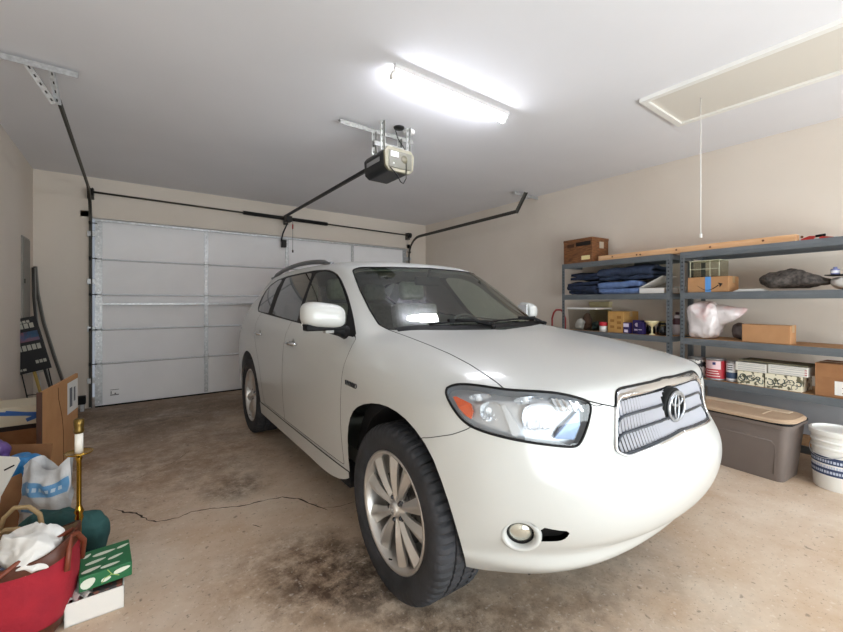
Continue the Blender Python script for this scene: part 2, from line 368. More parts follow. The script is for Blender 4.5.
fg = lambda c, f: c.y < .35 and c.x > -.55 and .68 < c.z < 1.06
fh = lambda c, f: c.y < 1.5 and c.z > .85
fb = lambda c, f: c.y < .8 and c.z < 1.02
farch = lambda c, f: c.y < 1.5 and c.x < -.78 and c.z < .95
fv = lambda c, f: c.y < .5 and c.z < .65
for (a, b, mode, flt, cl) in [(P_wind, WIND, 'px', fw, True), (P_trim, TRIM, 'px', fsd, True), (P_gf, GF, 'px', fsd, True), (P_gr, GR, 'px', fsd, True), (P_gq, GQ, 'px', fsd, True),
                         (P_lamp, LAMP, 'px', fl, True), (P_gril, GRIL, 'px', fg, True), (P_hood, HOOD, 'px', fh, True), (P_bump_seam, BUMP, 'px', fb, False), (P_vent, VENT, 'px', fv, True),
                         (P_arch, 0, 'px', farch, False), (P_fog, 0, 'px', fv, True), (ARCH_R, 0, 's', lambda c, f: 3.2 < c.y < 4.3 and c.x < -.6, False),
                         (S_df, DF, 's', lambda c, f: isside(c, f) and c.z < 1.25, True), (S_dr, DR, 's', lambda c, f: isside(c, f) and c.z < 1.28, True),
                         (S_rock, ROCK, 's', isside, True), (S_tail, TAIL, 's', isside, True)]:
    cut(sh, a, mode, flt, cl)
sh.normal_update()
for f in sh.faces:
    c = f.calc_center_median(); q = to_px(c); s = to_side(c); L = BODY
    if fw(c, f) and inside(q, P_wind): L = WIND
    elif fsd(c, f) and inside(q, P_trim): L = GF if inside(q, P_gf) else GR if inside(q, P_gr) else GQ if inside(q, P_gq) else TRIM
    elif fl(c, f) and inside(q, P_lamp): L = LAMP
    elif fg(c, f) and inside(q, P_gril): L = GRIL
    elif fh(c, f) and inside(q, P_hood): L = HOOD
    elif fv(c, f) and inside(q, P_vent): L = VENT
    elif fb(c, f) and inside(q, P_bump): L = BUMP
    elif c.z < 1.25 and isside(c, f) and inside(s, S_df): L = DF
    elif c.z < 1.28 and isside(c, f) and inside(s, S_dr): L = DR
    elif isside(c, f) and inside(s, S_rock) and c.y > 1.3: L = ROCK
    elif isside(c, f) and inside(s, S_tail): L = TAIL
    elif c.y > 4.40 and c.z > 1.16 and c.z < 1.56 and abs(c.x) < .56: L = BACKG
    if c.x < -.6 and ((c.y-3.73)/.438)**2+((c.z-.392)/.445)**2 < 1: L = HOLE
    if farch(c, f) and inside(q, P_archc): L = HOLE
    if fv(c, f) and inside(q, P_fog): L = HOLE
    f[lay] = L
for LL in (GQ, GR, GF):      # a pane is one piece: stray slivers go to the surround
    fs = {f for f in sh.faces if f[lay] == LL}; comps = []
    while fs:
        st = [fs.pop()]; co_ = [st[0]]
        while st:
            f = st.pop()
            for e in f.edges:
                for g_ in e.link_faces:
                    if g_ in fs: fs.remove(g_); st.append(g_); co_.append(g_)
        comps.append(co_)
    comps.sort(key=lambda c_: -sum(f.calc_area() for f in c_))
    for c_ in comps[1:]:
        for f in c_: f[lay] = TRIM
sh.verts.ensure_lookup_table(); sh.verts.index_update()
NRM = {v: v.normal.copy() for v in sh.verts}
def shell_part(name, labels, m, sides, parent=None, offset=0., solid=0., join=False):
    """sides 'p','d' separate objects or join=True one object over both halves"""
    out = []
    def collect(sx):
        fs = [f for f in sh.faces if f[lay] in labels]
        vid = {}; V = []; N = []; F = []
        for f in fs:
            ids = []
            for v in f.verts:
                if v not in vid:
                    vid[v] = len(V); p = v.co+NRM[v]*offset; n = NRM[v]
                    V.append((p.x*sx, p.y, p.z)); N.append((n.x*sx, n.y, n.z))
                ids.append(vid[v])
            F.append(ids if sx > 0 else ids[::-1])
        return V, N, F
    sets = [collect(1), collect(-1)]
    if join:
        V, N, F = sets[0]; k = len(V); V2, N2, F2 = sets[1]
        sets = [(V+V2, N+N2, F+[[i+k for i in f] for f in F2])]
        # weld the centre line
        Vw, Nw, Fw = sets[0]; key = {}; mp = []; VV = []; NN = []
        for p, n in zip(Vw, Nw):
            q = (round(p[0], 5)+0., round(p[1], 5), round(p[2], 5))
            if abs(p[0]) < 1e-4 and q in key: mp.append(key[q]); continue
            key[q] = len(VV); mp.append(len(VV)); VV.append(p)
            NN.append((0, n[1], n[2]) if abs(p[0]) < 1e-4 else n)
        sets = [(VV, NN, [[mp[i] for i in f] for f in Fw])]
    for V, N, F in sets:
        me = bpy.data.meshes.new(name); me.from_pydata(V, [], F); me.update()
        for p in me.polygons: p.use_smooth = True
        me.normals_split_custom_set_from_vertices([Vector(n).normalized() for n in N])
        me.materials.append(m)
        o = bpy.data.objects.new(name, me); COL.objects.link(o); o.parent = parent or car
        out.append(o)
    return out
body = shell_part('body_shell', (BODY,), m_paint, None, join=True)[0]
hood = shell_part('hood', (HOOD,), m_paint, None, join=True)[0]
bumper = shell_part('front_bumper', (BUMP,), m_paint, None, join=True)[0]
doorF = shell_part('front_door', (DF,), m_paint, None)
doorR = shell_part('rear_door', (DR,), m_paint, None)
shell_part('rocker_panel', (ROCK,), m_paint, None, offset=.007)
wind = shell_part('windshield', (WIND,), g_wind, None, join=True)[0]
shell_part('rear_window', (BACKG,), g_dark, None, join=True)
trims = shell_part('window_trim', (TRIM,), m_black, None)
tag(trims[0], 'black window surround')
for k in range(2):
    for nm, L, g in (('window_pane', GF, g_front), ('window_pane', GR, g_dark), ('window_pane', GQ, g_dark)):
        pass
for nm, L, g in (('front_window', GF, g_front), ('rear_side_window', GR, g_dark), ('quarter_window', GQ, g_dark)):
    shell_part(nm, (L,), g, None)
lens = shell_part('headlight', (LAMP,), g_lens, None)
tails = shell_part('tail_light', (TAIL,), mat('tail_lens', 'c9b3ae', rough=.1, coat=1), None)
vents = shell_part('bumper_vent', (VENT,), m_black, None, offset=-.02)
# inner lining of roof and pillars, a little inside the skin
lin = [f for f in sh.faces if f[lay] == BODY and f.calc_center_median().z > 1.17 and f.calc_center_median().y > 1.35]
for f in lin: f[lay] = 50
shell_part('headliner', (50,), m_head, None, offset=-.03, join=True)
for f in lin: f[lay] = BODY
# --- seams
def edge_chains(pred, off=0.):
    adj = {}
    for e in sh.edges:
        if len(e.link_faces) != 2: continue
        l0, l1 = e.link_faces[0][lay], e.link_faces[1][lay]
        if pred(l0, l1) or pred(l1, l0):
            a, c = e.verts; adj.setdefault(a, []).append(c); adj.setdefault(c, []).append(a)
    seen = set(); out = []
    def walk(a):
        path = [a]; seen.add(a); cur = a
        while True:
            nx = [v for v in adj[cur] if v not in seen]
            if not nx: break
            cur = nx[0]; seen.add(cur); path.append(cur)
        return path
    for a in sorted([v for v in adj if len(adj[v]) == 1], key=lambda v: (v.co.y, v.co.z))+list(adj):
        if a in seen: continue
        p = walk(a); loop = len(p) > 3 and p[0] in adj[p[-1]]
        pts = [v.co+NRM[v]*off for v in p]
        if len(pts) < 2: continue
        if loop: pts.append(pts[0])
        # resample evenly, then relax
        d = [0.]
        for k in range(1, len(pts)): d.append(d[-1]+(pts[k]-pts[k-1]).length)
        if d[-1] < .02: continue
        n = max(3, int(d[-1]/.012)); q = []; k = 0
        for m in range(n+1):
            t = d[-1]*m/n
            while k < len(d)-2 and d[k+1] < t: k += 1
            L = d[k+1]-d[k] or 1e-9; q.append(pts[k].lerp(pts[k+1], (t-d[k])/L))
        for _ in range(2):
            q = [q[0]]+[(q[m-1]+q[m]*2+q[m+1])/4 for m in range(1, len(q)-1)]+[q[-1]]
        out.append((q[:-1] if loop else q, loop))
    return out
def seam(name, pred, r, parent, m=m_gap, off=0., zmax=9., dy=0.):
    pr = parent if isinstance(parent, (list, tuple)) else [parent, parent]
    ch = edge_chains(pred, off)
    for sx, pa in ((1, pr[0]), (-1, pr[1])):
        for q, loop in ch:
            q = [p for p in q if p.z < zmax]
            if len(q) < 3: continue
            b = MB(); b.tube([(p.x*sx, p.y+dy, p.z) for p in q], r, n=8, closed=loop); b.build(name, m, pa, weld=False)
seam('panel_gap', lambda a, b: a == HOOD and b in (BODY, BUMP), .0028, car, off=-.001)
seam('panel_gap', lambda a, b: a == BUMP and b == BODY, .0020, car, off=-.001)
seam('panel_gap', lambda a, b: a == DF and b in (BODY, ROCK), .0022, doorF, off=-.0012)
seam('panel_gap', lambda a, b: a == DR and b in (BODY, ROCK), .0022, doorR, off=-.0012)
seam('panel_gap', lambda a, b: a == DF and b == DR, .0022, doorR, off=-.0012)
seam('headlight_gasket', lambda a, b: a == LAMP and b != LAMP, .0050, lens, m_black, off=-.001)
seam('windshield_seal', lambda a, b: a == WIND and b in (BODY, HOOD), .006, wind, m_black, off=-.002)
# --- black wheel wells, underbody
for (yc, rr, e1, e2) in ((.925, .455, -.15, PI-.30), (3.73, .44, -.12, PI+.12)):
    for sx in (-1, 1):
        b = MB()
        b.lathe([(rr, sx*.86), (rr, sx*.62), (.05, sx*.62)], n=40, axis='X', c=(0, yc, .392), a0=e1, a1=e2)
        b.lathe([(rr, sx*.86), (rr+.09, sx*.84)], n=40, axis='X', c=(0, yc, .392), a0=.1, a1=PI-.62)
        b.build('wheel_well', m_well, car)
b = MB(); b.box((-.60, .42, .25), (.60, 4.62, .42)); b.box((-.88, 1.47, .27), (.88, 3.22, .42)); b.build('underbody', m_well, car)
b = MB(); b.box((-.60, .30, .40), (.60, 1.38, .95), .03); b.build('engine_bay', m_well, car)
# ------------------------------------------------------------------ wheels
def wheel_parts(root):
    # outward = -X, hub at the origin
    RT_, RR = .384, .262
    prof = [(RR-.004, .010), (RR+.010, -.004), (RR+.045, -.014), (RR+.085, -.012), (RT_-.018, -.004), (RT_-.006, .010), (RT_, .030), (RT_, .060), (RT_-.009, .062), (RT_-.009, .070), (RT_, .072), (RT_, .118),
            (RT_-.009, .120), (RT_-.009, .128), (RT_, .130), (RT_, .178), (RT_-.009, .18), (RT_-.009, .188), (RT_, .19), (RT_, .222), (RT_-.008, .24), (RT_-.04, .252), (RR, .25)]
    n = 240; b = MB(); v = []; f = []
    for k in range(n):
        t = 2*PI*k/n; g = (k % 4) == 0
        for q, (r, x) in enumerate(prof):
            rr = r-(.009 if g and q in (4, 5, 6, 7, 18, 19, 20) else 0)-(.004 if (k+2) % 4 == 0 and q in (10, 11, 14, 15) else 0)
            v.append((x, rr*math.cos(t), rr*math.sin(t)))
    m = len(prof)
    for k in range(n):
        k2 = (k+1) % n
        for q in range(m-1): f.append((k*m+q, k2*m+q, k2*m+q+1, k*m+q+1))
    b.add(v, f, True); b.build('tyre', m_tyre, root, autosmooth=R(35))
    b = MB()   # rim barrel and lip
    b.lathe([(RR+.001, .012), (RR+.003, .003), (RR-.002, -.001), (RR-.012, .001), (RR-.018, .012), (RR-.022, .05), (RR-.035, .10), (RR-.02, .2), (RR+.002, .235)], n=72, axis='X')
    rim = b.build('rim', m_alloy, root)
    b = MB()
    for k in range(10):
        a = PI/2+(k//2)*2*PI/5+(1 if k % 2 else -1)*R(16.5)
        ca, sa = math.cos(a), math.sin(a)
        V = []; rows = 9
        for i in range(rows):
            s = i/(rows-1); r = .040+s*(RR-.014-.040)
            w_ = .0140+.0310*s**1.25
            xo = .020-.008*math.sin(s*PI)+.004*(1-s)-.004*s
            ridge = .013+.008*s
            for (lat, x) in ((-w_, xo+.030), (-w_, xo+ridge), (-w_*.12, xo), (w_*.12, xo), (w_, xo+ridge), (w_, xo+.030)):
                V.append((x, r*ca-lat*sa, r*sa+lat*ca))
        F = []
        for i in range(rows-1):
            for q in range(5): F.append((i*6+q, i*6+q+1, (i+1)*6+q+1, (i+1)*6+q))
        F += [tuple(range(6)), tuple(range((rows-1)*6, rows*6))]
        bb = MB(); bb.add(V, F, True)
        bb.build('spoke', m_alloy, root, autosmooth=R(20))
    b.bm.free()
    b = MB(); b.lathe([(0, .006), (.026, .008), (.031, .014), (.034, .026), (.060, .030), (.068, .042), (.068, .07)], n=40, axis='X'); b.build('hub', m_alloy, root)
    for k in range(5):
        a = PI/2+k*2*PI/5+PI/5
        b = MB(); c = (0, .0515*math.cos(a), .0515*math.sin(a))
        b.lathe([(0, .018), (.008, .019), (.0095, .024), (.0095, .05)], n=6, axis='X', c=c, smooth=False); b.lathe([(.0125, .026), (.0145, .0275), (.0145, .04)], n=16, axis='X', c=c)
        b.build('lug_nut', mat('lug_dark', '55565a', rough=.3, metal=.9), root)
    b = MB()
    b.tube([(.0055, .015*math.cos(t), .010*math.sin(t)) for t in np.linspace(0, 2*PI, 20, endpoint=False)], .0014, n=5, closed=True)
    b.tube([(.0055, .0045*math.cos(t), .009*math.sin(t)) for t in np.linspace(0, 2*PI, 16, endpoint=False)], .0012, n=5, closed=True)
    b.tube([(.0055, .009*math.cos(t), .0045+.0042*math.sin(t)) for t in np.linspace(0, 2*PI, 16, endpoint=False)], .0012, n=5, closed=True)
    b.build('hub_emblem', m_chrome, root)
    b = MB(); b.lathe([(.07, .085), (.16, .085), (.16, .10), (.07, .10)], n=48, axis='X'); b.lathe([(0, .075), (.075, .075), (.075, .1)], n=32, axis='X')
    b.build('brake_disc', mat('disc_steel', '6b6a68', rough=.45, metal=.8), root)
    b = MB(); b.box((.065, .10, -.07), (.13, .18, .07), .012); b.build('brake_caliper', mat('caliper', '4c4b49', rough=.6, metal=.4), root)
    b = MB(); b.tube([(.012, (RR-.03)*math.cos(-1.7), (RR-.03)*math.sin(-1.7)), (-.004, (RR-.04)*math.cos(-1.7), (RR-.04)*math.sin(-1.7))], .0035, n=8); b.build('valve_stem', m_black, root)
wr = bpy.data.objects.new('wheel', None); COL.objects.link(wr); wr.parent = car
wheel_parts(wr)
wr.location = (-.93, .94, .384); wr.rotation_euler = (R(9), 0, 0)
for (x, y, rz, rx) in ((-.93, 3.73, 0, 20), (.93, .94, PI, 0), (.93, 3.73, PI, 40)):
    # parts may not nest deeper than three levels: car > wheel > rim pieces are merged for copies below
    c = copy_tree(wr, car); c.location = (x, y, .384); c.rotation_euler = (R(rx), 0, rz)
# ------------------------------------------------------------------ details carried by the body
from mathutils.bvhtree import BVHTree
BV = BVHTree.FromBMesh(sh)
def hit(px, py):
    p, n, i, d = BV.ray_cast(camL, px_ray((px, py)))
    if p is None: raise RuntimeError('no surface at %s %s' % (px, py))
    return p, (n if n.dot(camL-p) > 0 else -n)
def mirror_part(o, parent=None):
    c = o.copy(); c.data = o.data.copy(); c.data.transform(Matrix.Diagonal((-1, 1, 1, 1))); c.data.flip_normals()
    COL.objects.link(c); c.parent = parent or car
    return c
def both(o):
    return [o, mirror_part(o)]
# --- headlights: housing behind the lens, bowls, amber corner lamp
m_house = mat('lamp_housing', 'c4c7cb', rough=.28, metal=.6)
m_refl = mat('lamp_reflector', 'f2f3f5', rough=.14, metal=1.)
m_amber = mat('amber_lens', 'd9561f', rough=.2, coat=1.)
m_bulb = mat('bulb_glass', 'e8eaea', rough=.1, coat=1.)
lamp_faces = [f for f in sh.faces if f[lay] == LAMP]
def lamp_shell(off): return shell_part('lamp_housing', (LAMP,), m_house, None, offset=off)
hs = shell_part('lamp_housing', (LAMP,), m_house, None, offset=-.034)
for o, l in zip(hs, lens): o.parent = l
b = MB()
for e in sh.edges:     # side wall of the housing between lens and its back
    ls = [f[lay] for f in e.link_faces]
    if len(ls) == 2 and (ls[0] == LAMP) != (ls[1] == LAMP):
        p, q = e.verts[0], e.verts[1]
        b.add([tuple(p.co), tuple(q.co), tuple(q.co-NRM[q]*.034), tuple(p.co-NRM[p]*.034)], [(0, 1, 2, 3)])
o = b.build('lamp_bezel', mat('lamp_bezel', '8d9195', rough=.4, metal=.4), lens[0]); mirror_part(o, lens[1])
def lamp_bowl(px, py, rx, ry, depth, m, name, ribs=0):
    p, n = hit(px, py); ax = (n+Vector((0, -1.2, 0))).normalized(); c = p-n*.012-ax*.006
    sx = ax.cross(Vector((0, 0, 1))).normalized(); sy = sx.cross(ax)
    b = MB(); V = []; F = []; N = 32; Q = 7
    for q in range(Q):
        s = q/(Q-1)
        for k in range(N):
            t = 2*PI*k/N; ct, st = math.cos(t), math.sin(t)
            ex = math.copysign(abs(ct)**.7, ct); ey = math.copysign(abs(st)**.7, st)
            V.append(tuple(c+sx*ex*rx*(1-s)**.6+sy*ey*ry*(1-s)**.6-ax*depth*s))
    for q in range(Q-1):
        for k in range(N): F.append((q*N+k, q*N+(k+1) % N, (q+1)*N+(k+1) % N, (q+1)*N+k))
    b.add(V, F, True); o = b.build(name, m, lens[0], fix=False); mirror_part(o, lens[1])
    b = MB(); b.tube([c-ax*depth*.95, c-ax*depth*.45, c-ax*depth*.3], [.012, .012, .004], n=12)
    o = b.build('lamp_bulb', m_bulb, lens[0]); mirror_part(o, lens[1])
    if ribs:
        b = MB()
        for k in range(ribs):
            u = -.8+1.6*k/(ribs-1)
            b.bar(tuple(c+sx*u*rx-sy*ry*.95-ax*.004), tuple(c+sx*(u*rx-.01)-sy*ry*.25-ax*depth*.3), .003, .003)
        o = b.build('lamp_rib', m_house, lens[0]); mirror_part(o, lens[1])
lamp_bowl(542, 418, .075, .050, .05, m_refl, 'main_reflector', ribs=9)
lamp_bowl(491, 412, .042, .034, .035, m_refl, 'turn_reflector', ribs=6)
lamp_bowl(530, 399, .060, .013, .03, m_refl, 'upper_reflector')
lamp_bowl(480, 395, .045, .013, .03, m_refl, 'upper_reflector')
def lamp_patch(poly, depth, m, name, th=.012):
    ids = []
    for q in poly:
        p, n = hit(*q); ids.append((p-n*depth, n))
    V = [tuple(p) for p, n in ids]+[tuple(p-n*th) for p, n in ids]; N = len(ids)
    F = [tuple(range(N)), tuple(range(N, 2*N))[::-1]]+[(i, (i+1) % N, (i+1) % N+N, i+N) for i in range(N)]
    b = MB(); b.add(V, F); o = b.build(name, m, lens[0]); mirror_part(o, lens[1]); return o
tag(lamp_patch([(451.5, 395), (455, 394.6), (469.5, 402.5), (472, 412), (470, 419.5), (464, 415.5), (457, 407)], .012, m_amber, 'corner_reflector'), 'amber corner reflector')
lamp_patch([(501, 406), (505, 405), (521, 431), (517, 438), (512, 436)], .010, m_house, 'lamp_divider')
lamp_patch([(552, 396), (578, 402), (585, 406), (566, 414), (560, 412)], .014, m_house, 'lamp_fin')
lamp_patch([(562, 430), (582, 410), (583, 426), (577, 441), (556, 440)], .016, mat('lamp_blue', '8292ab', rough=.2, metal=.5), 'lamp_fin')
for k in range(4):
    x0 = 556+k*7
    lamp_patch([(x0, 397+k*1.3), (x0+2.2, 397.3+k*1.3), (x0+9, 411.5), (x0+6.5, 412)], .010, m_chrome, 'lamp_rib', .004)
# --- grille: recessed backing, fine upright ribs, dark bars, chrome surround, emblem
gb = shell_part('grille_backing', (GRIL,), mat('grille_dark', '15161a', rough=.6), None, offset=-.03, join=True)[0]
gb.name = 'grille'
m_gs = mat('grille_silver', 'cdd0da', rough=.4, metal=.4)
gf = [f for f in sh.faces if f[lay] == GRIL]
gv = {v for f in gf for v in f.verts}
gbm = bmesh.new()
for f in gf:
    try: gbm.faces.new([gbm.verts.new(v.co) for v in f.verts])
    except ValueError: pass
GB = BVHTree.FromBMesh(gbm); 
zs = [v.co.z for v in gv]
def gpt(x, z, off=0.):
    p, n, i, d = GB.ray_cast(Vector((-abs(x)-1e-4, -1, z)), Vector((0, 1, 0)))
    if p is None: return None
    return Vector((x, p.y+off, z))
def gspan(x):
    a = [z for z in np.arange(.70, 1.06, .003) if gpt(x, z)]
    return (min(a), max(a)) if a else None
rows = [(.030, .345), (.375, .665), (.695, .965)]      # fractions from the bottom
b = MB(); nb = 24; gx = .425
bars = []
TOPB = .16                                             # share taken by the upper chrome band
for k in range(-nb, nb+1):
    x = gx*k/nb; sp = gspan(x)
    if not sp: continue
    z0, z1 = sp; H = (z1-z0)*(1-TOPB)
    for (a, c) in rows:
        za, zb = z0+H*a, z0+H*c
        pa, pb = gpt(x, za), gpt(x, zb)
        if pa and pb:
            V = [pa+Vector((-.0036, .012, 0)), pa+Vector((0, .003, 0)), pa+Vector((.0036, .012, 0)), pb+Vector((-.0036, .012, 0)), pb+Vector((0, .003, 0)), pb+Vector((.0036, .012, 0))]
            b.add([tuple(q) for q in V], [(0, 1, 4, 3), (1, 2, 5, 4)])
b.build('grille_rib', m_gs, gb, weld=False, fix=False)
for (a, c) in ((.345, .375), (.665, .695), (.0, .03)):
    b = MB(); pts = []
    for x in np.linspace(-gx, gx, 41):
        sp = gspan(x)
        if sp:
            p = gpt(x, sp[0]+(sp[1]-sp[0])*(1-TOPB)*(a+c)/2+.0005)
            if p: pts.append(tuple(p+Vector((0, .004, 0))))
    b.tube(pts, .0058, n=8); b.build('grille_bar', mat('grille_bar', '3a3e45', rough=.3, metal=.5), gb)
b = MB(); V = []; cols = 0
for x in np.linspace(-gx, gx, 61):
    sp = gspan(x)
    if not sp: continue
    z0, z1 = sp; za = z0+(z1-z0)*(1-TOPB)
    r_ = [gpt(x, za, .006), gpt(x, za+.004, -.004), gpt(x, (za+z1)/2, -.009), gpt(x, z1-.002, -.002)]
    if all(r_): V += [tuple(q) for q in r_]; cols += 1
b.add(V, [(i*4+q, (i+1)*4+q, (i+1)*4+q+1, i*4+q+1) for i in range(cols-1) for q in range(3)], True)
b.build('grille_band', m_chrome, gb)
seam('grille_surround', lambda a, c: a == GRIL and c in (BUMP, BODY), .0052, gb, m_chrome, dy=-.004)
seam('grille_gasket', lambda a, c: a == GRIL and c == HOOD, .0055, gb, m_black, dy=-.001)
# emblem: three ovals on a dark dish
zc = .893; pe = gpt(0, zc); b = MB(); ey = pe.y-.006
b.lathe([(0, 0), (.080, .002), (.090, .010), (.090, .03)], n=40, axis='Y', c=(0, 0, 0)); b.bm.transform(Matrix.Translation((0, ey, zc)) @ Matrix.Diagonal((1, 1, .86, 1)))
b.build('emblem_base', m_black, gb)
b = MB()
def oval(cx, cz, rx, rz, w_): b.tube([(cx+rx*math.cos(t), ey-.004, zc+cz+rz*math.sin(t)) for t in np.linspace(0, 2*PI, 40, endpoint=False)], w_, n=8, closed=True)
oval(0, 0, .074, .060, .0068); oval(0, -.001, .019, .054, .0050); oval(0, .027, .049, .024, .0050)
tag(b.build('emblem', m_satin, gb), 'chrome emblem of three interlocking ovals')
# --- fog lamp
p, n = hit(520.5, 552); p2, n2 = hit(520.5, 516); pc_ = (p+p2)/2; n = (n+n2).normalized()
ax = (n+(camL-pc_).normalized()*.25).normalized()
M0 = frame(pc_+ax*.004, ax.cross(Vector((0, 0, 1))), Vector((0, 0, 1)))
s_ = 1 if (M0.to_3x3() @ Vector((0, 0, 1))).dot(ax) > 0 else -1
def fogpart(name, prof, m, sx_=1.22):
    b = MB(); b.lathe([(r*.93, h*s_) for r, h in prof], n=40); b.bm.transform(M0 @ Matrix.Diagonal((sx_, 1, 1, 1)))
    o = b.build(name, m, bumper, fix=True); mirror_part(o, bumper); return o
fogpart('fog_lamp_ring', [(.042, -.035), (.044, -.008), (.050, .004), (.058, .006), (.066, -.002), (.070, -.03)], m_paint)
fogpart('fog_lamp', [(0, -.014), (.030, -.017), (.041, -.026), (.044, -.045)], mat('fog_glass', 'c9c9bf', rough=.1, coat=1., metal=.7))
fogpart('fog_lamp_seat', [(.043, -.016), (.0395, -.016), (.0395, -.030)], m_black)
fogpart('fog_lamp_backing', [(0, -.046), (.085, -.046)], m_black)
# --- mirrors
def mirror_unit():
    b = MB()
    a, n1 = hit(352, 326)
    c = Vector((-1.045, 1.47, 1.262))
    V = []; F = []; NR, NS = 14, 28
    for i in range(NR+1):
        v = i/NR*PI
        for k in range(NS):
            t = 2*PI*k/NS
            ex = math.copysign(abs(math.cos(t))**.62, math.cos(t)); ez = math.copysign(abs(math.sin(t))**.62, math.sin(t))
            s = math.sin(v)**.62 if 0 < i < NR else 0.
            y = -.085*math.copysign(abs(math.cos(v))**.8, math.cos(v))
            if y > 0: y *= .35; 
            x = .125*ex*s*(1 if ex < 0 else 1.); z = .073*ez*s-.012*(ex*s)
            if ez < 0: z *= .9
            V.append(tuple(c+Vector((x, y, z))))
    for i in range(NR):
        for k in range(NS): F.append((i*NS+k, i*NS+(k+1) % NS, (i+1)*NS+(k+1) % NS, (i+1)*NS+k))
    b.add(V, F, True); h = b.build('mirror_housing', m_paint, doorF[0]); 
    b = MB(); b.box((c.x-.105, c.y-.045, c.z-.080), (c.x+.12, c.y+.02, c.z-.045), .008)
    b.tube([(c.x+.04, c.y, c.z-.07), (c.x+.11, c.y+.02, c.z-.088), (-.895, c.y+.03, c.z-.10)], [.028, .032, .040], n=12)
    g = b.build('mirror_base', m_black, doorF[0])
    b = MB(); b.box((c.x+.00, c.y-.045, c.z-.095), (c.x+.05, c.y, c.z-.078), .005); q = b.build('mirror_lamp', mat('lamp_grey', '9a9b9a', rough=.5), doorF[0])
    b = MB(); b.box((c.x-.105, c.y+.028, c.z-.055), (c.x+.105, c.y+.033, c.z+.055), .002); r_ = b.build('mirror_glass', m_refl, doorF[0])
    for o in (h, g, q, r_):
        k = mirror_part(o, doorF[1])      # this one is folded back against its window
        piv = Vector((.90, 1.50, 1.262)); k.data.transform(Matrix.Translation((-.02, .13, 0)) @ Matrix.Translation(piv) @ Matrix.Rotation(R(62), 4, 'Z') @ Matrix.Translation(-piv))
mirror_unit()
# black sail at the front corner of the door window
V = [hit(*q) for q in ((343.5, 333.5), (356, 337.3), (352.3, 316), (348.5, 308), (346.5, 322))]
b = MB(); b.add([tuple(p+n*.004) for p, n in V], [tuple(range(5))]); o = b.build('mirror_sail', m_black, doorF[0]); mirror_part(o, doorF[1])
# --- door handles
def handle(y, z, door):
    p, n, i, d = BV.ray_cast(Vector((-2, y, z)), Vector((1, 0, 0))); x = p.x
    b = MB(); b.tube([(x+.006, y-.085, z-.003), (x-.022, y-.072, z), (x-.034, y-.04, z+.002), (x-.036, y, z+.003), (x-.034, y+.04, z+.003), (x-.022, y+.075, z+.001), (x+.006, y+.09, z)], [.010, .012, .0135, .0145, .0135, .012, .010], n=12)
    o = b.build('door_handle', m_chrome, door[0]); mirror_part(o, door[1])
    b = MB(); b.lathe([(0, 0), (.03, .001), (.036, .004)], n=24, axis='X', c=(x-.002, y, z)); o = b.build('handle_cup', mat('cup_grey', '8f8e89', rough=.4), door[0]); mirror_part(o, door[1])
handle(2.30, 1.035, doorF); handle(3.27, 1.045, doorR)
# --- badge on the wing
p, n = hit(351, 384.6)
Mb = frame(p+n*.001, (0, -1, -.02), (0, 0, 1))
if (Mb.to_3x3() @ Vector((0, 0, 1))).dot(n) < 0: Mb = frame(p+n*.001, (0, 1, 0), (0, 0, 1))
o = text_part('hybrid_badge', 'HYBRID', .036, .003, mat('badge_dark', '4a4d52', rough=.3, metal=.6), body, Mb @ Matrix.Diagonal((1.12, 1, 1, 1)), .0003)
# --- roof rails
b = MB(); pts = []
for s in np.linspace(0, 1, 16):
    y = 2.52+s*1.65; x = -(.575-.01*math.sin(s*PI)); zz = surf_z = BV.ray_cast(Vector((x, y, 3)), Vector((0, 0, -1)))[0].z
    pts.append((x, y, zz+.000+.046*min(1, math.sin(s*PI)**.55)))
for i in range(len(pts)-1): pass
b.tube(pts, [.014]+[.021]*14+[.014], n=12)
for s in (0, 15): x, y, z = pts[s]; b.box((x-.02, y-.06, z-.012), (x+.02, y+.06, z+.016), .01)
o = b.build('roof_rail', mat('rail_grey', '77787a', rough=.4, metal=.6), body); mirror_part(o, body)
# --- wipers
def wiper(p0, p1, pivot):
    b = MB(); f = lambda q, off: (lambda r: tuple(r[0]+r[1]*off))(hit(*q))
    b.tube([f(pivot, .012), f(((pivot[0]+p0[0])/2, (pivot[1]+p0[1])/2-1), .03), f(p0, .018)], [.010, .008, .006], n=8)
    b.tube([f((p0[0]+(p1[0]-p0[0])*s, p0[1]+(p1[1]-p0[1])*s), .010) for s in np.linspace(0, 1, 8)], .0055, n=6)
    return b.build('wiper', m_black, wind)
def wiper_local(a, c, piv):
    q = lambda x, y, off: (lambda h: tuple(h+Vector((0, -.3, .95))*off))(BV.ray_cast(Vector((-abs(x), y, 3)), Vector((0, 0, -1)))[0]*1)
    def pt(x, y, off):
        r = BV.ray_cast(Vector((-max(abs(x), 1e-3), y, 3)), Vector((0, 0, -1)))[0]
        return (x, r.y-.35*off, r.z+.93*off)
    b = MB()
    b.tube([pt(*piv, .01), pt((piv[0]+a[0])/2, (piv[1]+a[1])/2, .035), pt(*a, .026)], [.013, .010, .007], n=8)
    e = [pt(a[0]+(c[0]-a[0])*s, a[1]+(c[1]-a[1])*s, .012) for s in np.linspace(-.45, 1, 12)]
    b.tube(e, .0065, n=6); b.box(tuple(Vector(pt(*a, .02))-Vector((.03, .012, .006))), tuple(Vector(pt(*a, .02))+Vector((.03, .012, .012))), .004)
    b.tube([pt(*piv, -.01), pt(*piv, .022)], .020, n=12)
    return b.build('wiper', m_black, wind)
wiper_local((-.30, 1.262), (.06, 1.232), (-.02, 1.185))
wiper_local((.36, 1.275), (.02, 1.235), (.60, 1.265))
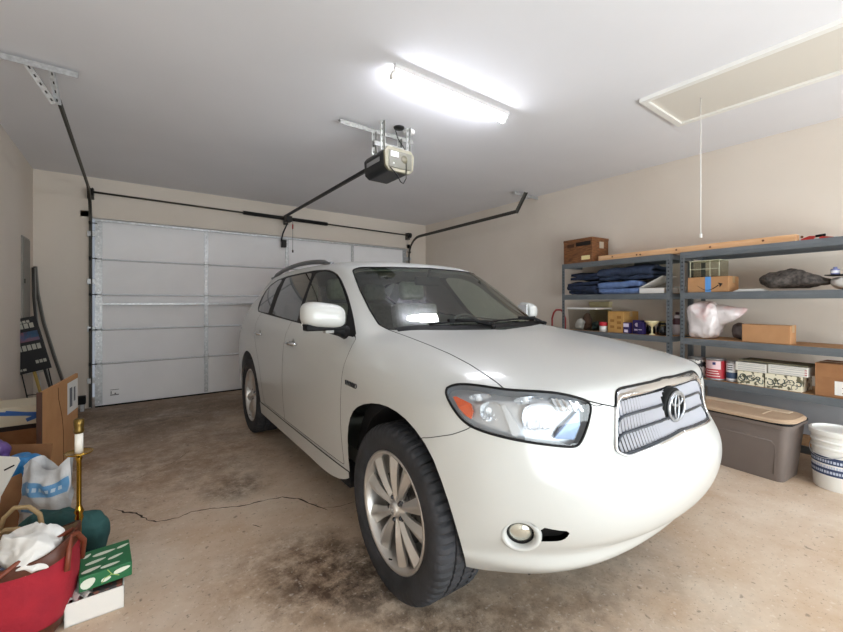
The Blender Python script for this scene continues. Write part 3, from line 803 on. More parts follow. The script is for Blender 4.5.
# cowl strip under the windshield
b = MB(); V = []
for x in np.linspace(-.66, .66, 31):
    r = BV.ray_cast(Vector((-max(abs(x), 1e-3), 1.20+.13*(abs(x)/.66)**2.2, 3)), Vector((0, 0, -1)))[0]
    V += [(x, r.y-.035, r.z-.012), (x, r.y-.012, r.z+.006), (x, r.y+.02, r.z+.014)]
b.add(V, [(i*3+q, (i+1)*3+q, (i+1)*3+q+1, i*3+q+1) for i in range(30) for q in range(2)], True); b.build('cowl_strip', m_black, wind)
# --- cabin
b = MB(); b.sheet(lambda u, v: (-.70+1.4*u, 1.28+.55*v, 1.12+.035*math.sin(v*PI)-.10*v**6), 16, 12)
b.box((-.70, 1.45, .60), (.70, 1.82, 1.04), .03); b.build('dashboard', m_dash, car)
b = MB(); b.box((-.86, 1.4, .42), (.86, 4.4, .50)); b.box((-.70, 4.1, .5), (.70, 4.3, 1.10)); b.build('cabin_floor', mat('carpet_grey', '55534d', rough=.95), car)
def seat(x, y, w_):
    t = bpy.data.objects.new('seat', None); COL.objects.link(t); t.parent = car; t.location = (x, y, .5)
    b = MB(); b.box((-w_, -.28, .10), (w_, .25, .30), .05, 3); b.build('seat_cushion', m_beige, t)
    b = MB(); b.box((-w_, -.07, 0), (w_, .07, .62), .055, 3); b.bm.transform(Matrix.Translation((0, .26, .22)) @ Matrix.Rotation(R(-14), 4, 'X')); b.build('backrest', m_beige, t)
    for q in ((0,) if w_ < .4 else (-.42, .42)):
        b = MB(); b.box((-.14, -.05, 0), (.14, .05, .19), .045, 3); b.bm.transform(Matrix.Translation((q, .44, .86)) @ Matrix.Rotation(R(-10), 4, 'X')); b.build('headrest', m_beige, t)
seat(-.38, 2.25, .26); seat(.38, 2.25, .26); seat(0, 3.1, .66)
b = MB(); Mw = Matrix.Translation((.38, 1.84, 1.06)) @ Matrix.Rotation(R(66), 4, 'X')
b.tube([(.185*math.cos(t), .185*math.sin(t), 0) for t in np.linspace(0, 2*PI, 40, endpoint=False)], .016, n=10, closed=True)
b.lathe([(0, -.03), (.06, -.03), (.075, -.01), (.06, .02), (0, .02)], n=24)
for a in (0, PI, -PI/2): b.bar((.05*math.cos(a), .05*math.sin(a), 0), (.18*math.cos(a), .18*math.sin(a), 0), .04, .015)
b.tube([(0, 0, 0), (0, 0, -.3)], .035, n=12)
b.bm.transform(Mw); b.build('steering_wheel', mat('wheel_black', '2a2b2c', rough=.6), car)
b = MB(); b.box((-.12, 1.90, 1.47), (.12, 1.93, 1.54), .012); b.tube([(0, 1.91, 1.53), (0, 1.88, 1.60)], .01, n=8); b.build('interior_mirror', m_black, car)
sh.free(); gbm.free()
# ================================================================== THE GARAGE
XL, XR, YB, YF, ZC = -.932, 4.915, 6.52, -2.0, 2.925
m_wall = mat('wall_paint', 'dcd3c8', rough=.9, c2='d8cec2', scale=1.2, bump=.03, bscale=140)
m_ceil = mat('ceiling_paint', 'e4e4e8', rough=.95, c2='e0e0e4', scale=1.0, bump=.03, bscale=120)
m_white = mat('white_enamel', 'e9e8e4', rough=.5)
m_steel = mat('galvanised_steel', 'b4b6b8', rough=.4, metal=.55, c2='cfd1d3', scale=40)
m_track = mat('track_steel', '4d4a44', rough=.5, metal=.6)
m_dark = mat('dark_steel', '1d1c1b', rough=.5, metal=.3)
m_hole = mat('punched_hole', '3a3a3a', rough=.9)
# concrete floor: mottled beige, brown dirt towards the door and round the tyres, grey specks
def floor_mat():
    m = bpy.data.materials.new('concrete_floor'); m.use_nodes = True; nt = m.node_tree; b = nt.nodes['Principled BSDF']
    N = nt.nodes.new; L = nt.links.new
    tc = N('ShaderNodeTexCoord'); P = tc.outputs['Object']
    def noise(scale, detail=5, rough=.6, dist=0.):
        n = N('ShaderNodeTexNoise'); n.inputs['Scale'].default_value = scale; n.inputs['Detail'].default_value = detail
        n.inputs['Roughness'].default_value = rough; n.inputs['Distortion'].default_value = dist; L(P, n.inputs['Vector']); return n.outputs[0]
    def ramp(src, a, c, v0=0., v1=1.):
        r = N('ShaderNodeMapRange'); r.inputs[1].default_value = a; r.inputs[2].default_value = c; r.inputs[3].default_value = v0; r.inputs[4].default_value = v1
        L(src, r.inputs[0]); return r.outputs[0]
    def math_(op, a, c):
        n = N('ShaderNodeMath'); n.operation = op; n.use_clamp = False
        for i, q in enumerate((a, c)):
            if isinstance(q, (int, float)): n.inputs[i].default_value = q
            else: L(q, n.inputs[i])
        return n.outputs[0]
    def mix(f, a, c):
        n = N('ShaderNodeMix'); n.data_type = 'RGBA'
        L(f, n.inputs[0])
        for i, q in ((6, a), (7, c)):
            if isinstance(q, tuple): n.inputs[i].default_value = q
            else: L(q, n.inputs[i])
        return n.outputs[2]
    col = mix(ramp(noise(2.2, 6, .65), .35, .65), srgb('d4c4b2'), srgb('c0a78e'))
    sep = N('ShaderNodeSeparateXYZ'); L(P, sep.inputs[0])
    # dirt grows towards the big door
    near = ramp(sep.outputs[1], 2.2, 6.0, -.22, .26)
    d = math_('ADD', noise(1.6, 7, .65, .6), near)
    col = mix(ramp(d, .46, .78, 0, .85), col, srgb('7a624c'))
    def blob(cx, cy, rx, ry):
        v = N('ShaderNodeVectorMath'); v.operation = 'SUBTRACT'; L(P, v.inputs[0]); v.inputs[1].default_value = (cx, cy, 0)
        w_ = N('ShaderNodeVectorMath'); w_.operation = 'MULTIPLY'; L(v.outputs[0], w_.inputs[0]); w_.inputs[1].default_value = (1/rx, 1/ry, 0)
        l = N('ShaderNodeVectorMath'); l.operation = 'LENGTH'; L(w_.outputs[0], l.inputs[0])
        return ramp(l.outputs['Value'], .45, 1.15, 1., 0.)
    fine = noise(8, 8, .78, .15)
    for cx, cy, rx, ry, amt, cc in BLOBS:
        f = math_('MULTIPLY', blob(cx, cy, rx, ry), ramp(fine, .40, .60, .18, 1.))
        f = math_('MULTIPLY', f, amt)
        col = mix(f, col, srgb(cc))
    sp = ramp(noise(44, 3, .8), .61, .68)
    col = mix(math_('MULTIPLY', sp, .65), col, srgb('5b5149'))
    sp2 = ramp(noise(20, 2, .5), .68, .73)
    col = mix(math_('MULTIPLY', sp2, .5), col, srgb('4a423a'))
    lt = ramp(noise(38, 2, .5), .63, .70)
    col = mix(math_('MULTIPLY', lt, .35), col, srgb('e2dacf'))
    L(col, b.inputs['Base Color']); b.inputs['Roughness'].default_value = .62
    bp = N('ShaderNodeBump'); bp.inputs['Strength'].default_value = .12; bp.inputs['Distance'].default_value = .01
    L(noise(30, 5), bp.inputs['Height']); L(bp.outputs[0], b.inputs['Normal'])
    return m
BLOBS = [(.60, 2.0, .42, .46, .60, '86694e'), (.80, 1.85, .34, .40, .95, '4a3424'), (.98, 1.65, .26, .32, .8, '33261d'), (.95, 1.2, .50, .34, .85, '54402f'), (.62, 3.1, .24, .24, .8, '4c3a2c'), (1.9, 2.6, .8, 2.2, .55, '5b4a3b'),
         (.3, 4.3, 1.3, 1.0, .55, '6e5640'), (1.35, 1.0, .5, .22, .55, '5d4a3a'), (.0, 5.7, 1.6, .9, .65, '4e3d2c'), (.35, 3.5, .8, .6, .45, '7a5f47'), (-.2, 2.9, .5, .5, .3, '86694e')]
def struct(name, b, m, parent=None, **k):
    o = b.build(name, m, parent, **k)
    if not parent: o['kind'] = 'structure'
    return o
b = MB(); b.box((XL-.1, YF-.1, -.12), (XR+.1, YB+.7, 0)); floor = struct('floor', b, floor_mat())
b = MB(); b.box((XL-.1, YF-.1, ZC), (XR+.1, YB+.1, ZC+.12)); struct('ceiling', b, m_ceil)
b = MB(); b.box((XL-.1, YF-.1, 0), (XL, YB+.1, ZC)); struct('wall_left', b, m_wall)
b = MB(); b.box((XR, YF-.1, 0), (XR+.1, YB+.1, ZC)); struct('wall_right', b, m_wall)
b = MB(); b.box((XL, YF-.1, 0), (XR, YF, ZC)); struct('wall_front', b, m_wall)
DX0, DX1, DZ = -.36, 4.40, 2.39
b = MB(); b.box((XL, YB, 0), (DX0-.06, YB+.12, ZC)); b.box((DX1+.04, YB, 0), (XR, YB+.12, ZC)); b.box((DX0-.06, YB, DZ+.03), (DX1+.04, YB+.12, ZC)); struct('wall_back', b, m_wall)
b = MB(); b.box((DX0-.14, YB-.018, 0), (DX0-.045, YB, DZ+.10)); b.box((DX1+.03, YB-.018, 0), (DX1+.12, YB, DZ+.10)); b.box((DX0-.14, YB-.018, DZ+.025), (DX1+.12, YB, DZ+.10)); struct('trim_1', b, m_wall)
# crack and small chips in the slab
def pxw(px, py, z=0.):
    a = YAW; u = (px-421.5)/FPX; v = (HZ-py)/FPX; t = (z-CAMH)/v
    return (t*(math.sin(a)+u*math.cos(a)), t*(math.cos(a)-u*math.sin(a)))
def ribbon(pts, w0, seed=1, jit=.006):
    rnd = random.Random(seed); b = MB(); P_ = []
    for k in range(len(pts)-1):
        (x0, y0), (x1, y1) = pts[k], pts[k+1]; n = max(2, int(math.hypot(x1-x0, y1-y0)/.025))
        for i in range(n): s = i/n; P_.append((x0+(x1-x0)*s+rnd.uniform(-jit, jit), y0+(y1-y0)*s+rnd.uniform(-jit, jit)))
    P_.append(pts[-1]); V = []
    for k, (x, y) in enumerate(P_):
        a = P_[max(0, k-1)]; c = P_[min(len(P_)-1, k+1)]; dx, dy = c[0]-a[0], c[1]-a[1]; L = math.hypot(dx, dy) or 1
        w_ = w0*rnd.uniform(.35, 1.2)*min(1, .3+k/4, .3+(len(P_)-1-k)/4)/2
        V += [(x-dy/L*w_, y+dx/L*w_, .0012), (x+dy/L*w_, y-dx/L*w_, .0012)]
    b.add(V, [(2*k, 2*k+1, 2*k+3, 2*k+2) for k in range(len(P_)-1)]); return b
m_crack = mat('crack_dirt', '35281f', rough=1)
Z = lambda q: (100+q[0]/2.634, 440+q[1]/2.634)
ck = [(35,182),(65,190),(95,193),(125,210),(150,215),(205,205),(240,190),(300,180),(370,175),(430,160),(480,151),(520,155),(560,170),(600,185)]
ribbon([pxw(*Z(q)) for q in ck], .012).build('floor_crack', m_crack, floor, fix=False)
ribbon([pxw(*Z(q)) for q in [(590,178),(625,176),(655,168),(675,160)]], .005, 3).build('floor_crack', m_crack, floor, fix=False)
ribbon([pxw(*Z(q)) for q in [(80,112),(120,90),(160,75),(195,58),(240,25)]], .004, 4).build('floor_crack', m_crack, floor, fix=False)
ribbon([pxw(*Z(q)) for q in [(402,224),(425,231)]], .010, 5, .002).build('floor_crack', m_crack, floor, fix=False)
# ------------------------------------------------------------------ sectional garage door
gd = thing('garage_door', 'white five-section overhead garage door with galvanised hinge strips, closed', 'garage door', ((DX0+DX1)/2, 6.5, 0))
gx = (DX0+DX1)/2
m_door = mat('door_panel', 'f3f3f5', rough=.5, c2='efeff1', scale=3)
zs_ = [0.012, .555, .99, 1.436, 1.889, 2.386]
for k in range(5):
    b = MB(); b.box((DX0-gx, .0, zs_[k]+.004), (DX1-gx, .05, zs_[k+1]-.004), .004)
    p_ = b.build('door_section', m_door, gd)
    b = MB(); b.box((DX0-gx+.01, -.006, zs_[k+1]-.018), (DX1-gx-.01, .004, zs_[k+1]-.006)); b.build('section_lip', mat('lip_grey', 'b4b3b2', rough=.5), p_)
def perf_strip(x0, x1, z0, z1, y, parent, name, pitch=.075, cols=(0,)):
    b = MB(); b.box((x0, y-.004, z0), (x1, y+.006, z1)); s_o = b.build(name, m_steel, parent)
    b = MB(); z = z0+pitch/2
    while z < z1-.02:
        for c_ in cols:
            xx = (x0+x1)/2+c_; b.lathe([(0, -.0052), (.008, -.0052)], n=10, axis='Y', c=(xx, y, z))
        z += pitch
    b.build('punched_hole', mat('punched_hole_light', 'e6e6e6', rough=.6), s_o, fix=False)
    tag(s_o, kind=None)
    return s_o
for x, wd in ((DX0-gx+.035, .075), (.89-gx, .05), (2.06-gx, .05), (3.235-gx, .05), (DX1-gx-.035, .075)):
    for k in range(5):
        perf_strip(x-wd/2, x+wd/2, zs_[k]+.02, zs_[k+1]-.022, -.008, gd, 'door_stile')
    for k in range(1, 5):
        b = MB(); b.box((x-.03, -.024, zs_[k]-.04), (x+.03, -.008, zs_[k]+.04), .003); b.tube([(x-.035, -.026, zs_[k]), (x+.035, -.026, zs_[k])], .009, n=8); b.build('hinge', m_steel, gd)
for z in (2.375, 1.316):
    b = MB(); b.box((DX0-gx, -.055, z-.004), (DX1-gx, -.006, z+.006)); b.box((DX0-gx, -.058, z-.012), (DX1-gx, -.052, z+.014)); b.build('strut', m_steel, gd)
b = MB(); b.box((DX0-gx, -.01, -.0), (DX1-gx, .045, .016)); b.build('bottom_seal', m_black, gd)
b = MB(); b.box((-.26-gx+.05, -.0015, .13), (-.17-gx+.05, .002, .142)); b.box((-.26-gx+.05, -.0015, .20), (-.17-gx+.05, .002, .206)); b.box((-.255-gx+.05, -.0015, .15), (-.245-gx+.05, .002, .185)); b.box((-.215-gx+.05, -.0015, .145), (-.20-gx+.05, .002, .16)); b.build('door_sticker', mat('sticker_ink', '55555a', rough=.7), gd)
# tracks
def track(name, x, side, label, ytop, zh0, zh1):
    t = thing(name, label, 'garage door track', (x, 6.43, 0))
    pts = [(0, 0, .02), (0, 0, 2.25)]
    for k in range(1, 9):
        a = k/8*PI/2; pts.append((0, -.36*(1-math.cos(a)), 2.25+(zh0-2.25)*math.sin(a)))
    pts.append((0, ytop-6.43, zh1))
    b = MB(); V = []; sec = [(-.025, -.014), (-.025, .014), (.004, .022), (.025, .014), (.025, .010), (.006, .016), (-.020, .010), (-.020, -.014)]
    # profile: (along wall normal, sideways)
    tg = []
    for i, p in enumerate(pts):
        a = Vector(pts[max(0, i-1)]); c = Vector(pts[min(len(pts)-1, i+1)]); d = (c-a).normalized(); nrm = Vector((1, 0, 0)).cross(d).normalized()
        for u, w_ in sec: V.append(tuple(Vector(p)+nrm*u+Vector((w_*side, 0, 0))))
    n = len(sec); F = [(i*n+k, i*n+(k+1) % n, (i+1)*n+(k+1) % n, (i+1)*n+k) for i in range(len(pts)-1) for k in range(n)]
    b.add(V, F); b.build('rail', m_track, t)
    for z in (.35, 1.0, 1.6, 2.2):
        b = MB(); b.box((-.02-.035*side*-1-.035, .012, z-.03), (.055*1-.01, .03, z+.03)); b.box((-.03, .022, z-.035), (.03, YB-6.43-.001, z+.035), .003); b.build('bracket', m_steel, t)
    for z in (.56, .99, 1.436, 1.889, 2.33):
        b = MB(); b.lathe([(0, -.012), (.022, -.012), (.022, .012), (0, .012)], n=16, axis='X', c=(0, -.012, z)); b.tube([(0, -.012, z), (side*.07, -.012, z)], .006, n=8); b.build('roller', m_dark, t)
    return t
tl = track('door_track', -.405, 1, 'left overhead door track rising by the door jamb and running to a ceiling bracket', 3.72, 2.70, 2.735)
tr = track('door_track', 4.45, -1, 'right overhead door track running along the shelf-side wall to its ceiling bracket', 3.74, 2.60, 2.635)
def angle(b, a, c, w_=.035, up=(0, 0, 1), side=(0, 1, 0)):
    a = Vector(a); c = Vector(c); b.bar(a, c, w_, .003, up); d = (c-a).normalized(); s_ = Vector(up)
    b.bar(a+s_*(w_/2)-d.cross(s_)*(w_/2)*0, c+s_*(w_/2), .003, w_, up)
m_dim = mat('darker_steel', '8b8b86', rough=.45, metal=.5, c2='a5a5a0', scale=40)  # the steel again in a darker grey
def perf_bar(name, a, c, parent, w_=.042, up=(0, 0, 1), nh=None, m=m_steel):
    b = MB(); a = Vector(a); c = Vector(c); d = (c-a).normalized(); u = Vector(up); x = d.cross(u).normalized()
    b.bar(a, c, w_, .004, up); b.bar(a+x*w_/2-u*w_/2*.9, c+x*w_/2-u*w_/2*.9, .004, w_*.9, up)
    o = b.build(name, m, parent); b = MB(); L = (c-a).length; n = nh or int(L/.045)
    for k in range(n):
        p = a+d*(k+.5)*L/n
        q1 = p-u*.0028; b.add([tuple(q1+d*.009*i+x*.005*j) for i, j in ((-1,-1),(1,-1),(1,1),(-1,1))], [(0,1,2,3)])
    b.build('punched_hole', m_hole, o, fix=False); return o
o = tl; L0 = Vector(tl.location)
def loc(p, t): return tuple(Vector(p)-Vector(t.location))
perf_bar('ceiling_angle', loc((XL+.02, 3.575, ZC-.024), tl), loc((-.285, 3.575, ZC-.024), tl), tl)
perf_bar('hanger', loc((-.545, 3.60, ZC-.03), tl), loc((-.425, 3.72, 2.715), tl), tl, .036, (.3, 1, 0))
perf_bar('hanger', loc((-.425, 3.60, ZC-.03), tl), loc((-.405, 3.72, 2.715), tl), tl, .036, (.3, 1, 0))
perf_bar('ceiling_angle', loc((4.36, 3.72, ZC-.024), tr), loc((XR-.03, 3.72, ZC-.024), tr), tr)
perf_bar('hanger', loc((4.50, 3.62, ZC-.03), tr), loc((4.45, 3.76, 2.62), tr), tr, .04, (.3, 1, 0), m=m_track)
# torsion bar with black spring
t = thing('torsion_bar', 'thin steel torsion bar with a long black spring above the garage door', 'torsion spring', (2.0, 6.42, 2.69))
b = MB(); b.tube([(-2.42, 0, .03), (2.46, 0, -.03)], .0125, n=10); b.build('shaft', m_track, t)
b = MB(); x0, x1 = -.62, .72
b.tube([(x0, 0, .008), (x1, 0, -.009)], .027, n=16)
for k in range(90):
    s_ = k/89; x = x0+(x1-x0)*s_; b.tube([(x+.004*math.cos(a)*0, .0285*math.cos(a), .008-.017*s_+.0285*math.sin(a)) for a in np.linspace(0, 2*PI, 12, endpoint=False)], .0032, n=4, closed=True)
b.build('spring', mat('spring_black', '131211', rough=.6), t, weld=False)
for x, z in ((-2.40, .03), (2.44, -.03)):
    b = MB(); b.lathe([(.0, -.025), (.052, -.025), (.052, -.018), (.044, -.014), (.044, .014), (.052, .018), (.052, .025), (0, .025)], n=28, axis='X', c=(x, 0, z)); b.build('cable_drum', m_dark, t)
    b = MB(); b.box((x-.035, .02, z-.08), (x-.029+.06, .099, z+.05), .004); b.build('bearing_plate', m_track, t)
b = MB(); b.box((-.03+.04, .03, -.09), (.03+.04, .099, .06), .003); b.build('centre_bearing', m_track, t)
# ------------------------------------------------------------------ opener
OX, OY, OZ = 1.90, 3.02, 2.58
t = thing('garage_door_opener', 'black ceiling-hung garage door opener with pale control end and looped wire', 'garage door opener', (OX, OY, OZ))

b = MB(); b.prism([(-.14, -.07), (-.10, -.10), (.10, -.10), (.14, -.07), (.15, .06), (.12, .10), (-.12, .10), (-.15, .06)], -.10, .26, .012, axis='Y'); b.build('motor_cover', mat('opener_black', '17181a', rough=.38), t)
b = MB(); b.box((-.152, -.03, -.01), (-.149, .20, .03), .001); b.build('cover_stripe', mat('opener_grey', '8c8c8c', rough=.4), t)
b = MB(); b.prism([(-.145, -.065), (-.105, -.105), (.105, -.105), (.145, -.065), (.155, .06), (.122, .105), (-.122, .105), (-.155, .06)], -.125, -.095, .006, axis='Y'); b.build('end_cap', mat('opener_cap', '78735f', rough=.5), t)
b = MB(); b.box((-.115, -.130, -.075), (.125, -.122, .075), .004); b.build('control_panel', mat('panel_olive', '45422f', rough=.4), t)
b = MB(); b.box((-.095, -.133, .02), (-.015, -.129, .065), .002); b.box((-.075, -.134, -.045), (-.06, -.129, -.03), .002); b.build('panel_label', m_white, t)
b = MB(); b.lathe([(.0, -.134), (.032, -.134), (.036, -.128)], n=24, axis='Y', c=(.045, 0, .015)); b.build('panel_dial', mat('dial_dark', '57523f', rough=.5), t)
b = MB(); b.tube([(-.10+.2*0, -.13, -.08), (-.03, -.135, -.14), (.0, -.135, -.19), (.03, -.135, -.20), (.06, -.135, -.15), (.065, -.13, -.02), (.07, -.10, .12), (.06, .0, .25), (.05, .02, ZC-OZ-.02)], .0045, n=6); b.build('wire', m_black, t)
perf_bar('ceiling_angle', (-.46, .12, ZC-OZ-.024), (.30, .12, ZC-OZ-.024), t, m=m_dim)
for x in (-.135, .135):
    perf_bar('hanger', (x, .10, ZC-OZ-.05), (x, .10, .085), t, .036, (0, 1, 0), m=m_dim)
    perf_bar('hanger', (x, -.05, ZC-OZ-.002), (x, -.05, .085), t, .030, (0, 1, 0), m=m_dim)
perf_bar('cross_angle', (-.15, .08, .20), (.17, .08, .20), t, m=m_dim)
b = MB(); b.lathe([(0, 0), (.045, 0), (.05, .012), (.0, .014)], n=24, c=(.06, -.02, ZC-OZ-.015)); b.build('ceiling_plate', m_dark, t)
b = MB(); b.lathe([(0, 0), (.055, 0), (.055, .022), (0, .022)], n=24, c=(.18, .0, ZC-OZ-.022)); b.build('outlet_cap', m_white, t)
t = thing('opener_rail', 'long dark opener rail reaching from the opener to the header above the garage door', 'rail', (OX, 3.28, 2.66))
b = MB(); b.bar((0, 0, 0), (.088, 6.34-3.28, .05), .026, .034); b.build('rail_bar', m_dark, t)
b = MB(); b.box((.04, 2.85, -.07), (.13, 3.0, .02), .01); b.build('trolley', m_dark, t)
b = MB(); b.tube([(.085, 2.92, -.06), (.06, 3.1, -.22), (.05, 3.16, -.34)], .012, n=8); b.build('door_arm', m_dark, t)
b = MB(); b.tube([(.15, 2.9, -.03), (.15, 2.9, -.50)], .003, n=6); b.tube([(.15, 2.9, -.50), (.15, 2.9, -.54)], .012, n=8); b.build('release_cord', mat('cord_dark', '3a2d26', rough=.8), t)
b = MB(); b.tube([(.15, 2.9, -.10), (.15, 2.9, -.17)], .011, n=8); b.build('cord_handle', mat('red_plastic', 'a3261f', rough=.4), t)
b = MB(); b.box((.05, 3.10, -.44), (.12, 3.18, -.32), .006); b.build('arm_bracket', m_dark, t)
# ------------------------------------------------------------------ ceiling light
t = thing('strip_light', 'lit bare fluorescent strip light on the ceiling above the car', 'ceiling light', (1.975, 2.225, ZC))
t.scale = (.935, 1, 1)
b = MB(); b.box((-.60, -.020, -.034), (.60, .012, -.001), .004); b.build('channel', mat('fixture_white', 'd8d8d8', rough=.5), t)
m_tube = mat('lit_tube', 'ffffff', rough=.4, emit='f3f6ff', estr=46.)
b = MB(); b.tube([(-.57, .045, -.055), (.585, .045, -.055)], .0165, n=16); b.build('tube', m_tube, t)
for x in (-.588, .600):
    b = MB(); b.box((x-.010, .028, -.078), (x+.010, .062, -.036), .004); b.box((x-.010, .010, -.050), (x+.010, .045, -.030)); b.build('lampholder', m_white, t)
# added copy of the strip, out of view behind the viewer, as fill light
t2 = copy_tree(t); t2.location = (2.6, -1.0, ZC); t2['label'] = 'added out-of-view copy of the strip light, fill light behind the camera'
# ------------------------------------------------------------------ attic hatch
t = thing('attic_hatch', 'white framed attic hatch in the ceiling with a long pull cord', 'attic hatch', (3.56, .82, ZC))
def fr(b, x0, y0, x1, y1, w_, z0, z1):
    b.box((x0, y0, z0), (x1, y0+w_, z1)); b.box((x0, y1-w_, z0), (x1, y1, z1)); b.box((x0, y0+w_, z0), (x0+w_, y1-w_, z1)); b.box((x1-w_, y0+w_, z0), (x1, y1-w_, z1))
b = MB(); fr(b, -.36, -.72, .36, .65, .045, -.03, -.0005); b.build('hatch_frame', m_white, t)
b = MB(); b.box((-.315, -.675, -.012), (.315, .605, -.001)); b.build('hatch_panel', mat('hatch_paint', 'd8d3ca', rough=.8), t)
b = MB(); b.tube([(-.02, .35, -.012), (-.022, .35, -1.06)], .0032, n=6); b.tube([(-.022, .35, -1.06), (-.022, .35, -1.09)], .009, n=8); b.build('pull_cord', m_white, t)
# ================================================================== SHELVES AND WHAT THEY HOLD
# shelf frame: s along the front edge towards the viewer, e into the wall, z up
SA = R(5.7); SW = (4.385, 1.60)
SD = (-math.sin(SA), -math.cos(SA)); SE = (math.cos(SA), -math.sin(SA))
def sw(s, e, z): return (SW[0]+SD[0]*s+SE[0]*e, SW[1]+SD[1]*s+SE[1]*e, z)
SROT = -PI/2-SA            # turns object x to run along s, object y to run into -e... (x = s, y = e)
def spx(px, py, e):
    """where a ray meets the plane e = const: gives (s, z)"""
    u = (px-421.5)/FPX; v = (HZ-py)/FPX
    d = (math.sin(YAW)+u*math.cos(YAW), math.cos(YAW)-u*math.sin(YAW))
    de = d[0]*SE[0]+d[1]*SE[1]; oe = -(SW[0]*SE[0]+SW[1]*SE[1]); t = (e-oe)/de
    P = (d[0]*t-SW[0], d[1]*t-SW[1]); return (P[0]*SD[0]+P[1]*SD[1], CAMH+v*t)
def sthing(name, label, cat, s, e, z, group=None, rz=0.):
    # local x = -s direction would mirror; local axes: x runs with e (into the wall), y runs against s
    p = sw(s, e, z); return thing(name, label, cat, p, -SA+rz, group)
# inside a thing on the shelves: x = depth into the shelf, y = away from the viewer (-s), z up
m_shelf = mat('shelf_steel', '6c7277', rough=.4, metal=.15, c2='646a6f', scale=5)
m_deck = mat('particle_board', 'b18a62', rough=.9, c2='a07850', scale=30)
m_card = mat('cardboard', 'b4895f', rough=.9, c2='ab8058', scale=12)
m_cardd = mat('cardboard_dark', '9c6f4a', rough=.9, c2='906542', scale=12)
m_tape = mat('packing_tape', 'a88a62', rough=.3)
LV = [.20, .612, .988, 1.432, 1.830]
def shelf_unit(label, length, s0, depth=.46):
    t = sthing('shelving_unit', label, 'shelving unit', s0, 0, 0, 'grey steel shelving units')
    for y in (-.02, -length+.02):
        for x in (.02, depth-.02):
            b = MB(); b.box((x-.02, y-.02, 0), (x-.016, y+.02, 1.83)); sgn = 1 if x < .1 else -1
            b.box((x-.02, y-(.02 if y < -.1 else -.016), 0), (x+.02, y-(.016 if y < -.1 else -.02), 1.83))
            nf = len(b.bm.faces)
            if x < .1:
                for k in range(46):
                    z = .03+k*.0385; b.box((x-.0206, y-.008, z), (x-.0198, y+.008, z+.014))
                for f in list(b.bm.faces)[nf:]: f.material_index = 1
            p_ = b.build('post', [m_shelf, mat('slot_dark', '23272c', rough=.8)], t, weld=False)
    for z in LV:
        b = MB()
        for x, q in ((0, 1), (depth, -1)):
            b.prism([(x-.002*q, z-.062), (x+.010*q, z-.062), (x+.010*q, z-.05), (x+.004*q, z-.046), (x+.004*q, z-.014), (x+.022*q, z-.010), (x+.022*q, z-.002), (x-.004*q, z), (x-.006*q, z-.03)], -length+.004, -.004, axis='Y')
        o = None
        for y in (-.018, -length+.004):
            b.box((.01, y, z-.055), (depth-.01, y+.014, z-.004))
        b.build('beam', m_shelf, t)
        b = MB(); b.box((.010, -length+.02, z-.012), (depth-.010, -.02, z)); b.build('shelf_board', m_deck, t)
    b = MB()
    for y in (-.01, -length+.01): b.bar((.03, y, .15), (depth-.03, y, .55), .003, .02)
    b.build('end_brace', m_shelf, t)
    return t
# prism along Y above: x is depth, so mirror s by hand

# local y points away from the viewer: unit spans from its viewer-side end (y=0) back to y=length
def unit(label, s_far, s_near):
    t = shelf_unit(label, s_near-s_far, s_far); return t
unit('left grey steel shelving unit, partly behind the car hood, holding blue moving blankets', -1.46, -.118)
unit('right grey steel shelving unit beside the bins, holding paint cans and cardboard boxes', -.028, 1.24)
def sbox(name, label, cat, s0, s1, e0, e1, z0, z1, m, bev=.003, group=None, rz=0.):
    """a box-like thing: origin at its base centre"""
    t = sthing(name, label, cat, (s0+s1)/2, (e0+e1)/2, z0, group, rz)
    hx, hy = (e1-e0)/2, (s1-s0)/2
    return t, hx, hy, z1-z0
def carton(name, label, s0, s1, e0, e1, z0, z1, m=m_card, flap=m_tape, cat='box', group=None, rz=0.):
    t, hx, hy, H = sbox(name, label, cat, s0, s1, e0, e1, z0, z1, m, group=group, rz=rz)
    b = MB(); b.box((-hx, -hy, 0), (hx, hy, H-.003), .003); b.build('box_body', m, t)
    b = MB(); b.box((-hx, -hy, H-.003), (-.003, hy, H), .001); b.box((.003, -hy, H-.003), (hx, hy, H), .001); b.build('top_flap', m, t)
    b = MB(); b.box((-.025, -hy-.0012, H-.06), (.025, -hy+.001, H+.001)); b.box((-.025, hy-.001, H-.06), (.025, hy+.0012, H+.001)); b.box((-.025, -hy, H-.0005), (.025, hy, H+.0012)); b.build('packing_tape', flap, t)
    return t, hx, hy, H
def fabric_blob(name, m, parent, fn, nu=40, nv=24, seed=0, amp=.01, freq=9., crease=False):
    """closed soft shape: fn(theta, phi) gives a base point; noise wrinkles it"""
    from mathutils import noise as NZ
    b = MB(); V = []; F = []
    for i in range(nv+1):
        ph = PI*i/nv
        for k in range(nu):
            th = 2*PI*k/nu; p = Vector(fn(th, ph)); d = NZ.noise(p*freq+Vector((seed*7.1, 0, 0)))+.5*NZ.noise(p*freq*2.3+Vector((0, seed*3.3, 0)))
            if crease: d = .55-1.9*abs(NZ.noise(Vector((p.x*freq+seed, p.y*freq, p.z*freq*.6))))-.5*abs(NZ.noise(p*freq*2.6))
            n = Vector((math.cos(th)*math.sin(ph), math.sin(th)*math.sin(ph), math.cos(ph)))
            q = p+n*d*amp; q.z = max(q.z, .0); V.append(tuple(q))
    for i in range(nv):
        for k in range(nu): F.append((i*nu+k, i*nu+(k+1) % nu, (i+1)*nu+(k+1) % nu, (i+1)*nu+k))
    b.add(V, F, True); o = b.build(name, m, parent); return o
